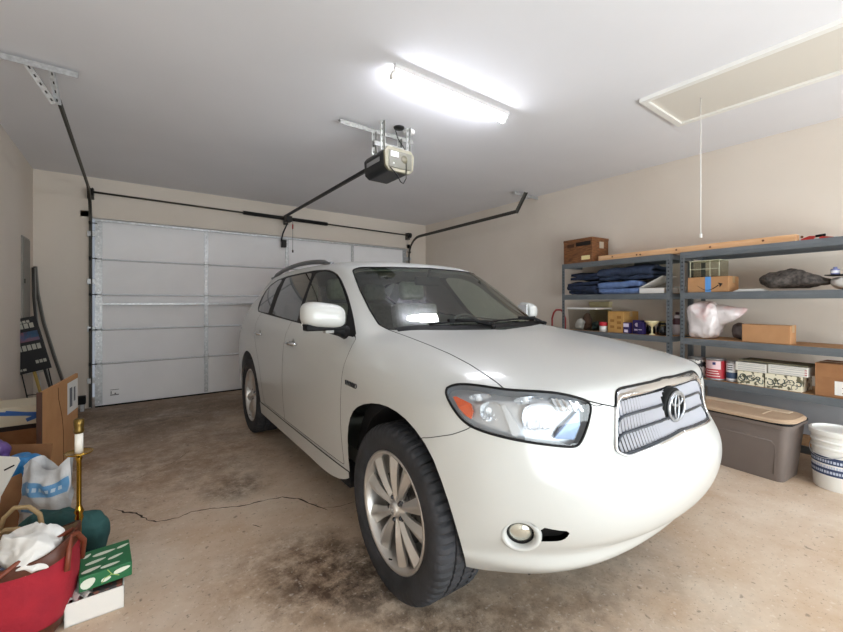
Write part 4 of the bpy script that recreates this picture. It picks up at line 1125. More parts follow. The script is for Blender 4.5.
def superell(hx, hy, h, e=.5, z0=0.):
    def fn(th, ph):
        c, s = math.cos(th), math.sin(th); a, q = math.cos(ph), math.sin(ph)
        g = lambda v, p: math.copysign(abs(v)**p, v)
        return (hx*g(c, e)*g(q, e), hy*g(s, e)*g(q, e), z0+h/2+h/2*g(a, e))
    return fn
# ---- top of the left unit: wood-grain box, lumber
t, hx, hy, H = sbox('storage_box', 'brown wood-grain printed box on top of the left shelving unit', 'box', -1.45, -1.03, .02, .34, LV[4], LV[4]+.305, None)
m_wood = mat('printed_woodgrain', '8a5a34', rough=.55, c2='5e3a20', scale=14, stretch=(1, 1, 6))
b = MB(); b.box((-hx, -hy, 0), (hx, hy, H-.035), .002); b.build('box_body', m_wood, t)
b = MB(); b.box((-hx-.003, -hy-.003, H-.035), (hx+.003, hy+.003, H), .003); b.build('lid', m_wood, t)
b = MB(); b.box((-hx-.0035, -hy+.02, H-.095), (-hx+.0, hy-.19, H-.045)); b.build('hand_hole', mat('hole_black', '16100c', rough=.9), t)
b = MB(); b.box((-hx-.0035, -hy+.03, .035), (-hx, -hy+.15, .085)); b.build('paper_label', mat('label_cream', 'e8d9a0', rough=.7), t)
b = MB(); b.box((-.02, -hy-.0035, H-.13), (.06, -hy, H-.05)); b.build('side_cutout', mat('label_grey', 'b9ad9c', rough=.7), t)
b = MB(); b.box((-hx-.0035, hy-.16, H-.10), (-hx, hy-.06, H-.06)); b.build('hand_hole', mat('hole_brown', '4a2e1c', rough=.9), t)
m_pine = mat('pine_board', 'e8c096', rough=.75, c2='d9a878', scale=5, stretch=(8, .6, 8))
t = sthing('lumber_board', 'pine board lying along the tops of both shelving units', 'board', .16, .10, LV[4]+.001)
b = MB(); b.box((-.045, -.66, 0), (.045, 1.13, .062), .002); b.build('board', m_pine, t)
b = MB()
for y in (-.7, -.45, -.05, .25, .62, .66, .95): b.lathe([(0, -.0006), (.010, -.0006)], n=8, axis='X', c=(-.045, y, .032+.006*math.sin(y*9)))
b.build('knot', mat('knot_brown', '6a4326', rough=.9), t, fix=False)
t = sthing('bar_clamp', 'red clamp lying on top of the right shelving unit next to the pine board', 'clamp', .93, .10, LV[4]+.001)
t.scale = (.62, .62, .62)
b = MB(); b.bar((.0, .16, .014), (.0, -.20, .014), .012, .020); b.build('clamp_bar', m_steel, t)
m_red = mat('red_tool', 'b0241d', rough=.4)
b = MB(); b.prism([(.14, 0), (.02, 0), (.0, .055), (.06, .062), (.14, .030)], -.018, .018, .004, axis='X'); b.prism([(-.04, 0), (-.16, .0), (-.17, .02), (-.06, .045), (-.03, .03)], -.016, .016, .004, axis='X'); b.build('clamp_jaw', m_red, t)
b = MB(); b.tube([(0, .0, .052), (0, -.09, .058)], .016, n=12); b.build('clamp_grip', m_black, t)
for k, (s_, h_) in enumerate(((1.13, .075), (1.205, .085))):
    t = sthing('spray_can', ('small dark cap-topped can on top of the right shelving unit beside the red clamp', 'small dark cap-topped can at the near end of the right unit top')[k], 'can', s_, .12, LV[4]+.001)
    b = MB(); b.lathe([(0, 0), (.022, 0), (.022, h_-.02), (.014, h_-.012), (.014, h_), (0, h_)], n=20); b.build('can_body', mat('can_dark', '2d3330', rough=.4), t)
# ---- blankets, left unit second level
m_navy = mat('navy_quilt', '171f33', rough=.95, c2='222f4b', scale=25, bump=.5, bscale=45)
m_slate = mat('slate_quilt', '323e57', rough=.95, c2='273248', scale=25, bump=.5, bscale=45)
m_sky = mat('light_blue_quilt', '6c84b2', rough=.95, c2='5a72a2', scale=25, bump=.5, bscale=45)
def blanket(label, s0, s1, e0, e1, z0, h, m, folds=3, seed=1):
    t = sthing('moving_blanket', label, 'blanket', (s0+s1)/2, (e0+e1)/2, z0, 'moving blankets on the left unit')
    hx, hy = (e1-e0)/2, (s1-s0)/2; b = MB(); th = h/folds
    # one continuous folded sheet: serpentine cross-section in (x, z), swept along y
    path = []
    for k in range(folds):
        z = th*(k+.5); xs = np.linspace(-hx+th*.5, hx-th*.5, 10)
        if k % 2: xs = xs[::-1]
        path += [(x, z) for x in xs]
        if k < folds-1:
            sx = 1 if k % 2 == 0 else -1
            path += [(sx*(hx-th*.5)+sx*th*.5*math.sin(a), z+th*.5-th*.5*math.cos(a)) for a in (PI*.25, PI*.5, PI*.75)]
    from mathutils import noise as NZ
    V = []; F = []; ny = 26; n = len(path)*2; tt = th*.46
    for j in range(ny+1):
        y = -hy+2*hy*j/ny; e_ = 1-.25*abs(2*j/ny-1)**5; ring = []
        up = []; dn = []
        for i, (x, z) in enumerate(path):
            a = path[max(0, i-1)]; c = path[min(len(path)-1, i+1)]; dx, dz = c[0]-a[0], c[1]-a[1]; L = math.hypot(dx, dz) or 1
            w_ = NZ.noise(Vector((x*6+seed, y*7, z*8)))*.030; sag = -.10*h*((x/hx)**2)*(z/h)
            q = NZ.noise(Vector((y*4+seed, x*3, 2)))*.02
            up.append((x*1.0-dz/L*tt*e_+w_+q, y, max(.001, z+dx/L*tt*e_+w_+sag))); dn.append((x+dz/L*tt*e_+w_+q, y, max(.001, z-dx/L*tt*e_+w_+sag)))
        V += up+dn[::-1]
    for j in range(ny):
        for k in range(n): F.append((j*n+k, j*n+(k+1) % n, (j+1)*n+(k+1) % n, (j+1)*n+k))
    F += [tuple(range(n))[::-1], tuple(range(ny*n, (ny+1)*n))]
    b.add(V, F, True); b.build('folded_cloth', m, t); return t
blanket('navy folded blanket at the far bottom of the blue pile', -1.39, -.98, .02, .40, LV[3]+.002, .165, m_navy, 4, 1)
blanket('navy folded blanket resting on top of the far bottom one', -1.36, -.98, 
        .03, .38, LV[3]+.185, .085, m_navy, 2, 2)
blanket('light blue folded blanket at the front of the pile', -.97, -.46, .01, .30, LV[3]+.002, .145, m_sky, 2, 5)
blanket('slate blue folded blanket topmost of the pile, above the light blue one', -.965, -.34, 
        .05, .42, LV[3]+.165, .150, m_slate, 3, 7)
t = sthing('office_box', 'white shallow box with a raised lid at the near end of the blanket shelf', 'box', -.31, .16, LV[3]+.001)
m_wbox = mat('white_card', 'dcdad6', rough=.8)
b = MB(); b.box((-.14, -.12, 0), (.14, .14, .055), .003); b.build('box_body', m_wbox, t)
b = MB(); b.box((-.14, 0, 0), (.14, .27, .006), .002); b.bm.transform(Matrix.Translation((0, .14, .057)) @ Matrix.Rotation(PI, 4, 'Z') @ Matrix.Rotation(R(26), 4, 'X')); b.build('lid', m_wbox, t)
t = sthing('envelope_stack', 'small white stack behind the post at the near end of the blanket shelf', 'box', -.20, .36, LV[3]+.001)
b = MB(); b.box((-.05, -.04, 0), (.05, .04, .075), .002); b.build('paper_stack', m_wbox, t)
# ---- left unit third level
def clear_bin(s0, s1, e0, e1, z0, h):
    t = sthing('clear_bin', 'clear plastic storage bin with a white lid at the far end of the left unit', 'storage bin', (s0+s1)/2, (e0+e1)/2, z0)
    hx, hy = (e1-e0)/2, (s1-s0)/2; g = glassmat('clear_plastic', (.80, .80, .78), .9, .12, 1.35)
    b = MB(); b.prism([(-hx*.92, -hy*.92), (hx*.92, -hy*.92), (hx*.92, hy*.92), (-hx*.92, hy*.92)], 0, .002)
    V = [(sx*hx*k, sy*hy*k, z) for k, z in ((.92, 0), (1, h)) for sx, sy in ((-1,-1),(1,-1),(1,1),(-1,1))]
    b.add(V, [(0,1,5,4),(1,2,6,5),(2,3,7,6),(3,0,4,7)]); b.build('bin_wall', g, t)
    b = MB(); b.box((-hx-.012, -hy-.012, h-.012), (hx+.012, hy+.012, h+.012), .008); b.build('lid', m_white, t)
    return t
clear_bin(-1.405, -1.0, .045, .345, LV[2]+.002, .27)
for k, (dx, dy, m_, hh, lab) in enumerate(((-.07, .08, mat('cloth_white', 'd7d5d2', rough=.9), .13, 'crumpled white cloth inside the clear bin'), (.02, -.09, mat('cloth_green', '3d514c', rough=.9), .10, 'dark green bundle inside the clear bin'), (.03, .05, mat('cloth_brown', '6e5245', rough=.9), .20, 'brown bundle inside the clear bin'))):
    t = sthing('cloth_bundle', lab, 'cloth', -1.20-dy, .195+dx, LV[2]+.006)
    fabric_blob('cloth', m_, t, superell(.050, .050, hh, .7), seed=k, amp=.02, freq=14)
t = sthing('storage_tub', 'cream tub standing behind the clear bin lid on the left unit', 'tub', -1.20, .408, LV[2]+.002)
b = MB(); b.box((-.035, -.16, 0), (.030, .13, .345), .01); b.box((-.038, -.165, .32), (.033, .135, .355), .006); b.build('tub_body', mat('cream_plastic', 'cfc49a', rough=.5), t)
t, hx, hy, H = carton('cardboard_box', 'tan upright cardboard box with faded print between the clear bin and the purple cartons', -.83, -.64, .03, .33, LV[2]+.002, LV[2]+.245, mat('cardboard_tan', 'b98f52', rough=.9, c2='a87e45', scale=8))
b = MB()
for y0, z0 in ((-.10, .04), (-.10, .10), (-.10, .16), (.02, .05), (.02, .12)): b.box((-hx-.001, y0*.7, z0), (-hx+.001, y0*.7+.05, z0+.03))
b.build('faded_print', mat('print_brown', '8f6430', rough=.9), t)
t = sthing('coffee_can', 'red-lidded white can in front of the clear bin', 'can', -.905, .06, LV[2]+.002)
b = MB(); b.lathe([(0, 0), (.045, 0), (.045, .07), (0, .07)], n=28); b.build('can_body', m_wbox, t)
b = MB(); b.lathe([(0, .115), (.044, .112), (.050, .10), (.050, .07), (0, .07)], n=28); b.build('lid', mat('red_lid', 'b3182b', rough=.35), t)
t = sthing('red_dolly', 'red tubular handle poking out past the far end of the left shelving unit', 'hand truck', -1.52, .10, 0)
b = MB(); b.tube([(0, -.03, 0), (0, -.03, 1.12), (0, 0, 1.20), (0, .04, 1.235), (0, .12, 1.235), (0, .16, 1.20), (0, .19, 1.12), (0, .19, 0)], .012, n=10); b.build('handle', mat('red_tube', '9c2a28', rough=.4), t)
b = MB(); b.box((-.10, -.04, 0), (.01, .20, .012), .003); b.build('toe_plate', mat('red_tube', '9c2a28'), t)
pur = mat('purple_carton', '2b1f55', rough=.5)
for k, (s_, e_, w_, h_) in enumerate(((-.60, .05, .035, .12), (-.50, .09, .05, .15), (-.44, .05, .03, .13))):
    t = sthing('small_carton', ('purple and white small carton beside the tan cardboard box', 'dark purple carton with a pale patch, middle of three', 'dark purple carton nearest the cream bowl')[k], 'carton', s_, e_, LV[2]+.002)
    b = MB(); b.box((-.03, -w_, 0), (.03, w_, h_), .003); b.build('carton_body', pur, t)
    b = MB(); b.box((-.0312, -w_*.6, h_*.1+.02*k), (-.029, w_*.6, h_*.35), .0005)
    if k == 0: b.box((-.0312, -w_*.9, h_*.6), (-.029, w_*.9, h_*.92), .0005)
    if k == 1: b.lathe([(0, -.0312), (.022, -.0312)], n=20, axis='X', c=(0, 0, h_*.66))
    b.build('printed_patch', mat('carton_white', 'd8cfe0', rough=.5), t)
t = sthing('cream_bowl', 'cream footed bowl among the black items on the left unit', 'bowl', -.335, .06, LV[2]+.002)
b = MB(); b.lathe([(0, 0), (.028, 0), (.026, .008), (.009, .018), (.009, .085), (.03, .10), (.062, .135), (.07, .15), (.066, .15), (.03, .112), (0, .105)], n=32); b.build('bowl_body', mat('cream_ceramic', 'e0d3a6', rough=.3), t)
for k, (s_, e_, r_, h_) in enumerate(((-.405, .16, .045, .12), (-.29, .17, .05, .145), (-.235, .09, .04, .11))):
    t = sthing('black_jar', ('black jar left of the cream bowl', 'black jar behind the cream bowl', 'black jar right of the cream bowl by the post')[k], 'jar', s_, e_, LV[2]+.002)
    b = MB(); b.lathe([(0, 0), (r_, 0), (r_*1.05, h_*.4), (r_*.8, h_*.85), (r_*.5, h_*.9), (0, h_*.9)], n=28); b.build('jar_body', mat('jar_black', '15161a', rough=.25, coat=.5), t)
    b = MB(); b.lathe([(0, h_), (r_*.5, h_), (r_*.55, h_*.9), (0, h_*.9)], n=24); b.build('cap', mat('cap_gold', '9a8a5c', rough=.3, metal=.6), t)
t = sthing('spray_bottle', 'white bottle with a dark collar between the two shelving units', 'bottle', -.085, .20, LV[2]+.002)
t.location = sw(-.20, .30, LV[2]+.002)
b = MB(); b.lathe([(0, 0), (.045, 0), (.045, .15), (.032, .18), (.030, .215), (0, .215)], n=28); b.build('bottle_body', mat('bottle_white', 'd9cfd2', rough=.4), t)
b = MB(); b.lathe([(.0455, .11), (.0455, .15), (.034, .178)], n=28); b.lathe([(0, .245), (.02, .24), (.02, .215), (0, .215)], n=20); b.build('collar', mat('collar_dark', '4a2530', rough=.4), t)
# ---- right unit second level
t, hx, hy, H = carton('shipping_box', 'brown shipping box with a curved black arrow and blue tape, below the clear organiser', .035, .375, .015, .22, LV[3]+.002, LV[3]+.145, m_card)
b = MB(); b.box((-hx-.0018, -.03, -.0), (-hx+.001, .018, H+.001)); b.box((-hx-.0025, -.03+.008, .02), (-hx-.0015, .010, .075), .0004); b.build('blue_tape', mat('tape_blue', '5b97d8', rough=.4), t)
b = MB(); b.tube([(-hx-.001, .085-(.155+.02)*s_, .062-.045*math.sin(s_*PI)**1.0+.03*0) for s_ in np.linspace(0, 1, 18)], [.0015+.003*s_ for s_ in np.linspace(0, 1, 18)], n=6)
b.prism([(-.085, .085), (-.125, .075), (-.100, .040), (-.098, .066)], -hx-.0015, -hx+.0, axis='X'); b.build('arrow_print', mat('print_black', '1c1713', rough=.8), t)
t = sthing('organiser_box', 'clear lidded organiser box standing on the brown shipping box', 'organiser', .175, .115, LV[3]+.148)
b = MB()
hx, hy, H = .09, .125, .150
b.box((-hx, -hy, 0), (hx, hy, .004)); b.box((-hx, -hy, 0), (-hx+.003, hy, H)); b.box((hx-.003, -hy, 0), (hx, hy, H)); b.box((-hx, -hy, 0), (hx, -hy+.003, H)); b.box((-hx, hy-.003, 0), (hx, hy, H)); b.build('organiser_wall', glassmat('organiser_plastic', (.93, .93, .88), .7, .15, 1.25), t)
b = MB(); b.box((-hx-.004, -hy-.004, H), (hx+.004, hy+.004, H+.006), .002)
for y in (-hy, -.05, hy-.006): b.box((-hx-.003, y, 0), (-hx+.001, y+.004, H))
b.box((-hx-.003, -hy, .072), (-hx+.001, hy, .076)); b.build('organiser_frame', mat('frame_cream', 'cfd0b4', rough=.5), t)
t = sthing('paper_stack', 'flat white papers lying by the brown shipping box under the grey fur', 'papers', .53, .06, LV[3]+.002)
b = MB()
for k in range(4): b.box((-.05, -.10+.01*k, k*.005), (.09, .12-.012*k, k*.005+.004))
b.build('paper_sheets', m_wbox, t, weld=False)
t = sthing('fur_throw', 'crumpled dark grey furry throw on the right unit, second level', 'throw', .765, .21, LV[3]+.024)
m_fur = mat('grey_fur', '3f3b39', rough=1., c2='6e6762', scale=40, bump=1., bscale=160, detail=6)
def furfn(th, ph):
    p = superell(.14, .225, .155, .8)(th, ph); y = p[1]; k = 1-.55*max(0, -y/.27)-.15*max(0, y/.27)
    return (p[0], p[1], p[2]*k)
fabric_blob('fur', m_fur, t, furfn, 90, 50, 3, .030, 10)
t = sthing('paper_towels', 'white wrapped paper bundle at the near end of the second level', 'paper towels', 1.115, .17, LV[3]+.002)
fabric_blob('wrapped_bundle', mat('wrap_white', 'dedcd8', rough=.6), t, superell(.10, .11, .10, .75), 40, 24, 5, .014, 18)
t = sthing('black_tray', 'black tray resting on the white paper bundle', 'tray', 1.115, .17, LV[3]+.112)
b = MB(); b.box((-.10, -.12, 0), (.10, .13, .008), .003); b.build('tray_body', m_black, t)
for k in range(2):
    t = sthing('ink_bottle', ('small blue and white bottle on the black tray, the further one', 'small navy bottle on the black tray, the nearer one')[k], 'bottle', 1.04+.075*k, .10, LV[3]+.121)
    b = MB(); b.lathe([(0, 0), (.026, 0), (.026, .038), (.012, .044), (.012, .056), (0, .056)], n=24); b.build('bottle_body', mat('ink_blue%d' % k, ('8d95c8', '23284e')[k], rough=.3), t)
    b = MB(); b.lathe([(.0265, .010), (.0265, .030)], n=24); b.build('bottle_label', mat('label_pale%d' % k, ('e6e8f2', '3d4576')[k], rough=.5), t)
# ---- right unit third level
t = sthing('plastic_bag', 'translucent white and pink plastic bag stuffed full on the third level', 'bag', .125, .15, LV[2]+.002)
m_bag = mat('bag_film', 'ddd6d6', rough=.25, c2='cc8683', scale=6, bump=.5, bscale=14, coat=.4, detail=4, c_lo=.50, c_hi=.85)
def bagfn(th, ph):
    p = superell(.125, .135, .35, .55)(th, ph); z = p[2]/.35
    return (p[0], p[1]*(1-.06*z)+.0, p[2])
fabric_blob('bag_film', m_bag, t, bagfn, 120, 80, 8, .022, 8, True)
def tail(th, ph):
    u = .5-.5*math.cos(ph); r_ = math.sin(ph)**.6*(1-.80*u); a = th
    return (.10*r_*math.cos(a), -.02-.32*u, .205+.055*u+.145*r_*math.sin(a))
fabric_blob('knotted_end', m_bag, t, tail, 60, 50, 5, .020, 9, True)
t = sthing('dark_pouch', 'dark grey crumpled pouch between the plastic bag and the plain cardboard box', 'pouch', .375, .27, LV[2]+.002)
fabric_blob('pouch', mat('pouch_dark', '4b4443', rough=.5, c2='6a605c', scale=20), t, superell(.07, .06, .15, .6), 40, 24, 4, .012, 16)
carton('cardboard_box', 'plain closed tan cardboard box in the middle of the third level', 
       .475, .80, .015, .145, LV[2]+.002, LV[2]+.158, mat('cardboard_plain', 'b3875f', rough=.9, c2='ac8058', scale=10), rz=R(0))
# ---- right unit fourth level: cans, games, boxes
def paint_can(label, s, e, r, h, m, mlab, z=LV[1]+.002):
    t = sthing('paint_can', label, 'paint can', s, e, z, 'cans on the fourth level')
    b = MB(); b.lathe([(0, .004), (r-.003, .004), (r, 0), (r, .006), (r-.002, .008), (r-.002, h-.008), (r, h-.006), (r, h), (r-.008, h), (r-.010, h-.006), (0, h-.006)], n=40); b.build('can_body', m, t)
    b = MB(); b.lathe([(r-.0012, .014), (r-.0012, h-.018)], n=40); b.build('can_label', mlab, t)
    b = MB(); b.tube([(-r*.1-r*.92*math.cos(a)*.0, r*math.cos(a), h-.02-.03*math.sin(a)) for a in np.linspace(0, 1, 2)], .001, n=4); b.bm.free()
    b = MB(); b.lathe([(0, h-.002), (r-.022, h-.002), (r-.020, h+.001), (r-.013, h+.001), (r-.011, h-.004)], n=40); b.build('can_lid', m_steel, t)
    return t
can_m = mat('can_steel', 'a9abad', rough=.35, metal=.8)
l1 = mat('label_bw', 'dddbd6', rough=.5, c2='2f3033', scale=16, c_lo=.50, c_hi=.56, detail=2)
c1 = paint_can('white paint can with black blots beside the post, far left of the row', .075, .11, .073, .185, can_m, l1)
c2 = paint_can('red and white paint can with a small flag mark', .243, .095, .080, .195, can_m, mat('label_red', 'b02a35', rough=.45, coat=.3))
b = MB(); b.lathe([(.0795, .100), (.0795, .175)], n=24, a0=PI-.85, a1=PI+.85); b.build('label_panel', mat('label_pinkwhite', 'e2c4c6', rough=.5), c2)
b = MB(); b.lathe([(.0802, .140), (.0802, .165)], n=8, a0=PI+.05, a1=PI+.35); b.build('flag_mark', mat('flag_blue', '2c2f63', rough=.5), c2)
b = MB()
for z in (.032, .056, .078): b.lathe([(.0798, z), (.0798, z+.008)], n=24, a0=PI-.9+z*3, a1=PI+.9-z*4)
b.build('label_lines', mat('label_lines', 'e6d0cc', rough=.5), c2)
c3 = paint_can('slim white and blue can next to the red paint can', .372, .085, .042, .185, can_m, mat('label_white', 'dfe0e2', rough=.5))
b = MB(); b.lathe([(.0415, .03), (.0415, .085)], n=24); b.build('label_band', mat('band_blue', '39506f', rough=.5), c3)
b = MB()
for z in (.105, .125, .145): b.lathe([(.0415, z), (.0415, z+.008)], n=16, a0=PI-.6, a1=PI+.5)
b.build('label_lines', mat('ink_grey', '3b3d42', rough=.5), c3)
m_flor = mat('floral_print', 'ece5cd', rough=.6, c2='6a6650', scale=17, c_lo=.56, c_hi=.60, detail=2)
m_vine = mat('vine_print', '3f4a44', rough=.6)
def floral(label, s0, s1, z0, z1, e0, e1, seed):
    t, hx, hy, H = sbox('patterned_box', label, 'box', s0, s1, e0, e1, z0, z1, m_flor, group='floral boxes on the fourth level')
    b = MB(); b.box((-hx, -hy, 0), (hx, hy, H), .002); b.build('box_body', m_flor, t)
    b = MB(); rnd = random.Random(seed); x = -hx-.0008
    for k in range(9):
        y0 = -hy+.02+k*(2*hy-.03)/9; z0_ = H*rnd.uniform(.25, .75); r_ = rnd.uniform(.014, .034); a0 = rnd.uniform(0, 6)
        b.tube([(x, max(-hy+.004, min(hy-.004, y0+r_*(1-a*.1)*math.cos(a0+a))), max(.004, min(H-.004, z0_+r_*(1-a*.1)*math.sin(a0+a)))) for a in np.linspace(0, 5.5, 18)], rnd.uniform(.0018, .0042), n=5)
    b.build('vine_pattern', m_vine, t); return t
floral('floral printed flat box under the white packages, nearer the slim can', .440, .625, LV[1]+.002, LV[1]+.118, .02, .25, 3)
floral('floral printed box with dark scrolls under the white packages, nearer the cardboard box', .635, .870, LV[1]+.002, LV[1]+.124, .02, .25, 9)
for k, (s0, s1, dz) in enumerate(((.425, .645, .121), (.655, .905, .127))):
    t, hx, hy, H = sbox('flat_package', ('white flat package on the floral boxes, further one', 'white flat package with red marks on the floral boxes, nearer one')[k], 'package', s0, s1, .0+.015, .26, LV[1]+dz, LV[1]+dz+.075, m_wbox)
    b = MB(); b.box((-hx, -hy, 0), (hx, hy, H), .004); b.build('package_body', mat('package_white', 'dcdad2', rough=.6), t)
    b = MB()
    for z in (.014, .032, .050, .062): b.box((-hx-.0008, -hy+.01, z), (-hx, hy-.02, z+.003))
    b.build('printed_lines', mat('ink_soft', '9a9c9e', rough=.7), t)
    if k:
        b = MB()
        for z in (.014, .032, .050): b.box((-hx-.0012, -hy+.004, z), (-hx, -hy+.018, z+.007))
        b.build('red_marks', mat('mark_red', 'b0324a', rough=.6), t)
t = sthing('olive_mat', 'olive grey flat folder lying on top of the white packages', 'folder', .66, .16, LV[1]+.204)
b = MB(); b.box((-.12, -.24, 0), (.12, .22, .012), .003); b.build('folder_body', mat('olive_grey', '6f6a55', rough=.8), t)
t, hx, hy, H = carton('cardboard_box', 'brown cardboard box with a white address label at the near end of the fourth level', .945, 1.215, .02, .30, LV[1]+.002, LV[1]+.255, m_cardd)
b = MB(); b.box((-hx-.001, -hy+.02, .02), (-hx, -hy+.16, .125)); lb = b.build('address_label', m_white, t)
b = MB()
for k, z in enumerate((.035, .055, .075, .095)): b.box((-hx-.0016, -hy+.03, z), (-hx-.0009, -hy+.12-.02*(k % 2), z+.005))
b.build('label_print', mat('print_maroon', '6a3a3a', rough=.8), lb)
b = MB(); b.box((-hx-.002, -hy, H*.56), (-hx, hy, H*.58)); b.build('lid_seam', m_cardd, t)
# flat board added to fill the grey band under the fourth shelf
t = sthing('grey_band_panel', 'flat grey panel added as the grey band behind the bins under the right shelving unit', 'panel', .60, .36, .205)
b = MB(); b.box((-.008, -.54, 0), (.008, .54, .30), .003); b.build('panel_board', mat('grey_band', 'a2a5ab', rough=.7), t)
# ---- on the floor by the shelves
t = thing('storage_tote', 'grey-brown plastic storage tote with a tan lid, between the car bumper and the bucket', 'storage tote', (4.062, 1.130, 0), -SA)
m_tote = mat('tote_plastic', '6f6560', rough=.5, c2='6b615c', scale=4)
def rrect(hx, hy, r, n=5):
    return [(sx*(hx-r)+r*math.cos(a0+k*PI/2/n), sy*(hy-r)+r*math.sin(a0+k*PI/2/n)) for sx, sy, a0 in ((1,1,0),(-1,1,PI/2),(-1,-1,PI),(1,-1,3*PI/2)) for k in range(n+1)]
def loft(b, rings, cap0=True, cap1=True):
    n = len(rings[0][0]); V = [(x, y, z) for r_, z in rings for x, y in r_]
    F = [(i*n+k, i*n+(k+1) % n, (i+1)*n+(k+1) % n, (i+1)*n+k) for i in range(len(rings)-1) for k in range(n)]
    if cap0: F.append(tuple(range(n))[::-1])
    if cap1: F.append(tuple(range((len(rings)-1)*n, len(rings)*n)))
    b.add(V, F, True); return b
b = MB(); loft(b, [(rrect(.155, .385, .04), 0), (rrect(.160, .39, .045), .01), (rrect(.190, .425, .05), .405), (rrect(.205, .44, .055), .41), (rrect(.207, .442, .055), .435), (rrect(.195, .43, .05), .435)]); b.build('tote_body', m_tote, t, autosmooth=R(30))
b = MB(); b.tube([(-.179, .30, .305), (-.179, .0, .305), (-.179, -.33, .300), (-.175, -.352, .27), (-.160, -.335, .05)], .006, n=8); b.build('raised_edge', m_tote, t)
b = MB(); loft(b, [(rrect(.200, .436, .10), .436), (rrect(.195, .43, .10), .444), (rrect(.212, .448, .12), .446), (rrect(.212, .448, .12), .460), (rrect(.200, .436, .12), .474), (rrect(.17, .40, .10), .477)]); b.build('lid', mat('tote_lid', 'b49a80', rough=.6, c2='a98f76', scale=5), t, autosmooth=R(30))
b = MB(); loft(b, [(rrect(.2085, .4435, .06), .434), (rrect(.2085, .4435, .06), .447)]); b.build('lid_gap', m_black, t)
b = MB(); b.box((-.12, -.26, .476), (.12, -.252, .481)); b.box((.06, -.36, .475), (.15, .34, .483), .003); b.build('lid_ridge', mat('lid_light', 'c8b49c', rough=.6), t)
t = thing('bucket', 'white ribbed plastic bucket with blue and white label beside the storage tote', 'bucket', (4.115, .505, 0), 2.6)
t.scale = (1, 1, 1.13)
m_bw = mat('bucket_white', 'e3e3df', rough=.4, coat=.2)
b = MB(); b.lathe([(0, 0), (.128, 0), (.132, .006), (.140, .25), (.146, .255), (.146, .265), (.140, .27), (.141, .292), (.148, .297), (.148, .305), (.143, .31), (.144, .335), (.155, .34), (.157, .348), (.157, .368), (.150, .372), (.138, .374), (.134, .362), (.0, .358)], n=56); b.build('bucket_body', m_bw, t, autosmooth=R(40))
b = MB(); b.lathe([(.1372, .085), (.1400, .215)], n=40, a0=-.9, a1=1.1); lb = b.build('bucket_label', m_white, t)
for z0, z1, a0, a1 in ((.165, .210, -.85, 1.0), (.095, .140, -.85, 1.0)):
    b = MB(); b.lathe([(.1378+z0*.02, z0), (.1378+z1*.02, z1)], n=36, a0=a0, a1=a1); b.build('label_band', mat('label_navy', '2a3a5e', rough=.5), lb)
b = MB(); rnd = random.Random(2)
for zc_ in (.148, .183, .117):
    a = -.75
    while a < .9:
        w_ = rnd.uniform(.04, .10); r_ = .1392+zc_*.02; b.lathe([(r_, zc_-.008), (r_, zc_+.008)], n=4, a0=a, a1=a+w_); a += w_+rnd.uniform(.02, .04)
b.build('label_print', mat('print_mix', 'b9c2d4', rough=.5), lb)
b = MB(); b.tube([(.150*math.cos(a), .150*math.sin(a), .30-.10*math.sin(max(0, min(PI, a+PI/2)))) for a in np.linspace(-PI/2, PI/2, 24)], .0025, n=6); b.build('wire_handle', m_steel, t)
# ================================================================== LEFT CORNER
def at(px, py, t):
    u = (px-421.5)/FPX; v = (HZ-py)/FPX
    return Vector((t*(math.sin(YAW)+u*math.cos(YAW)), t*(math.cos(YAW)-u*math.sin(YAW)), CAMH+t*v))
t = thing('electrical_panel', 'tall grey electrical panel door set in the left wall', 'electrical panel', (XL, 6.06, 1.12))
m_pan = mat('panel_grey', '8f8b84', rough=.5, metal=.2)
b = MB(); b.box((0, -.19, 0), (.012, .19, .93), .003); b.build('panel_frame', m_pan, t)
b = MB(); b.box((.012, -.165, .02), (.020, .165, .91), .003); b.build('panel_door', mat('panel_door_grey', '7f7c76', rough=.5, metal=.2), t)
b = MB(); b.box((.020, -.15, .42), (.028, -.13, .47), .003); b.build('latch', m_black, t)
m_strip = mat('rubber_strip', '54504a', rough=.6)
for k, (pts, lab) in enumerate((([(-.905, 6.46, 1.76), (-.885, 6.45, 1.45), (-.83, 6.43, 1.1), (-.74, 6.40, .72), (-.64, 6.36, .34), (-.56, 6.30, .012)], 'curved grey rubber strip leaning in the corner, the outer one'),
                               ([(-.905, 6.36, 1.74), (-.895, 6.33, 1.4), (-.865, 6.29, 1.0), (-.80, 6.24, .6), (-.70, 6.15, .2), (-.66, 6.12, .012)], 'curved dark rubber strip leaning in the corner, nearer the signs'))):
    t = thing('rubber_strip', lab, 'rubber strip', pts[-1], 0, 'strips leaning in the back corner'); p0 = Vector(pts[-1])
    P_ = [Vector(p)-p0 for p in pts]; Q = []
    for i in range(len(P_)-1):
        for s_ in (0, .33, .66): Q.append(P_[i].lerp(P_[i+1], s_))
    Q.append(P_[-1]); b = MB(); b.tube(Q, .016, n=8); b.build('strip_body', m_strip if k == 0 else mat('strip_dark', '34312e', rough=.6), t)
    b = MB(); b.tube([q+Vector((.016, -.014, 0)) for q in Q], .006, n=6); b.build('strip_edge', mat('strip_edge', '8a8984', rough=.5), t)
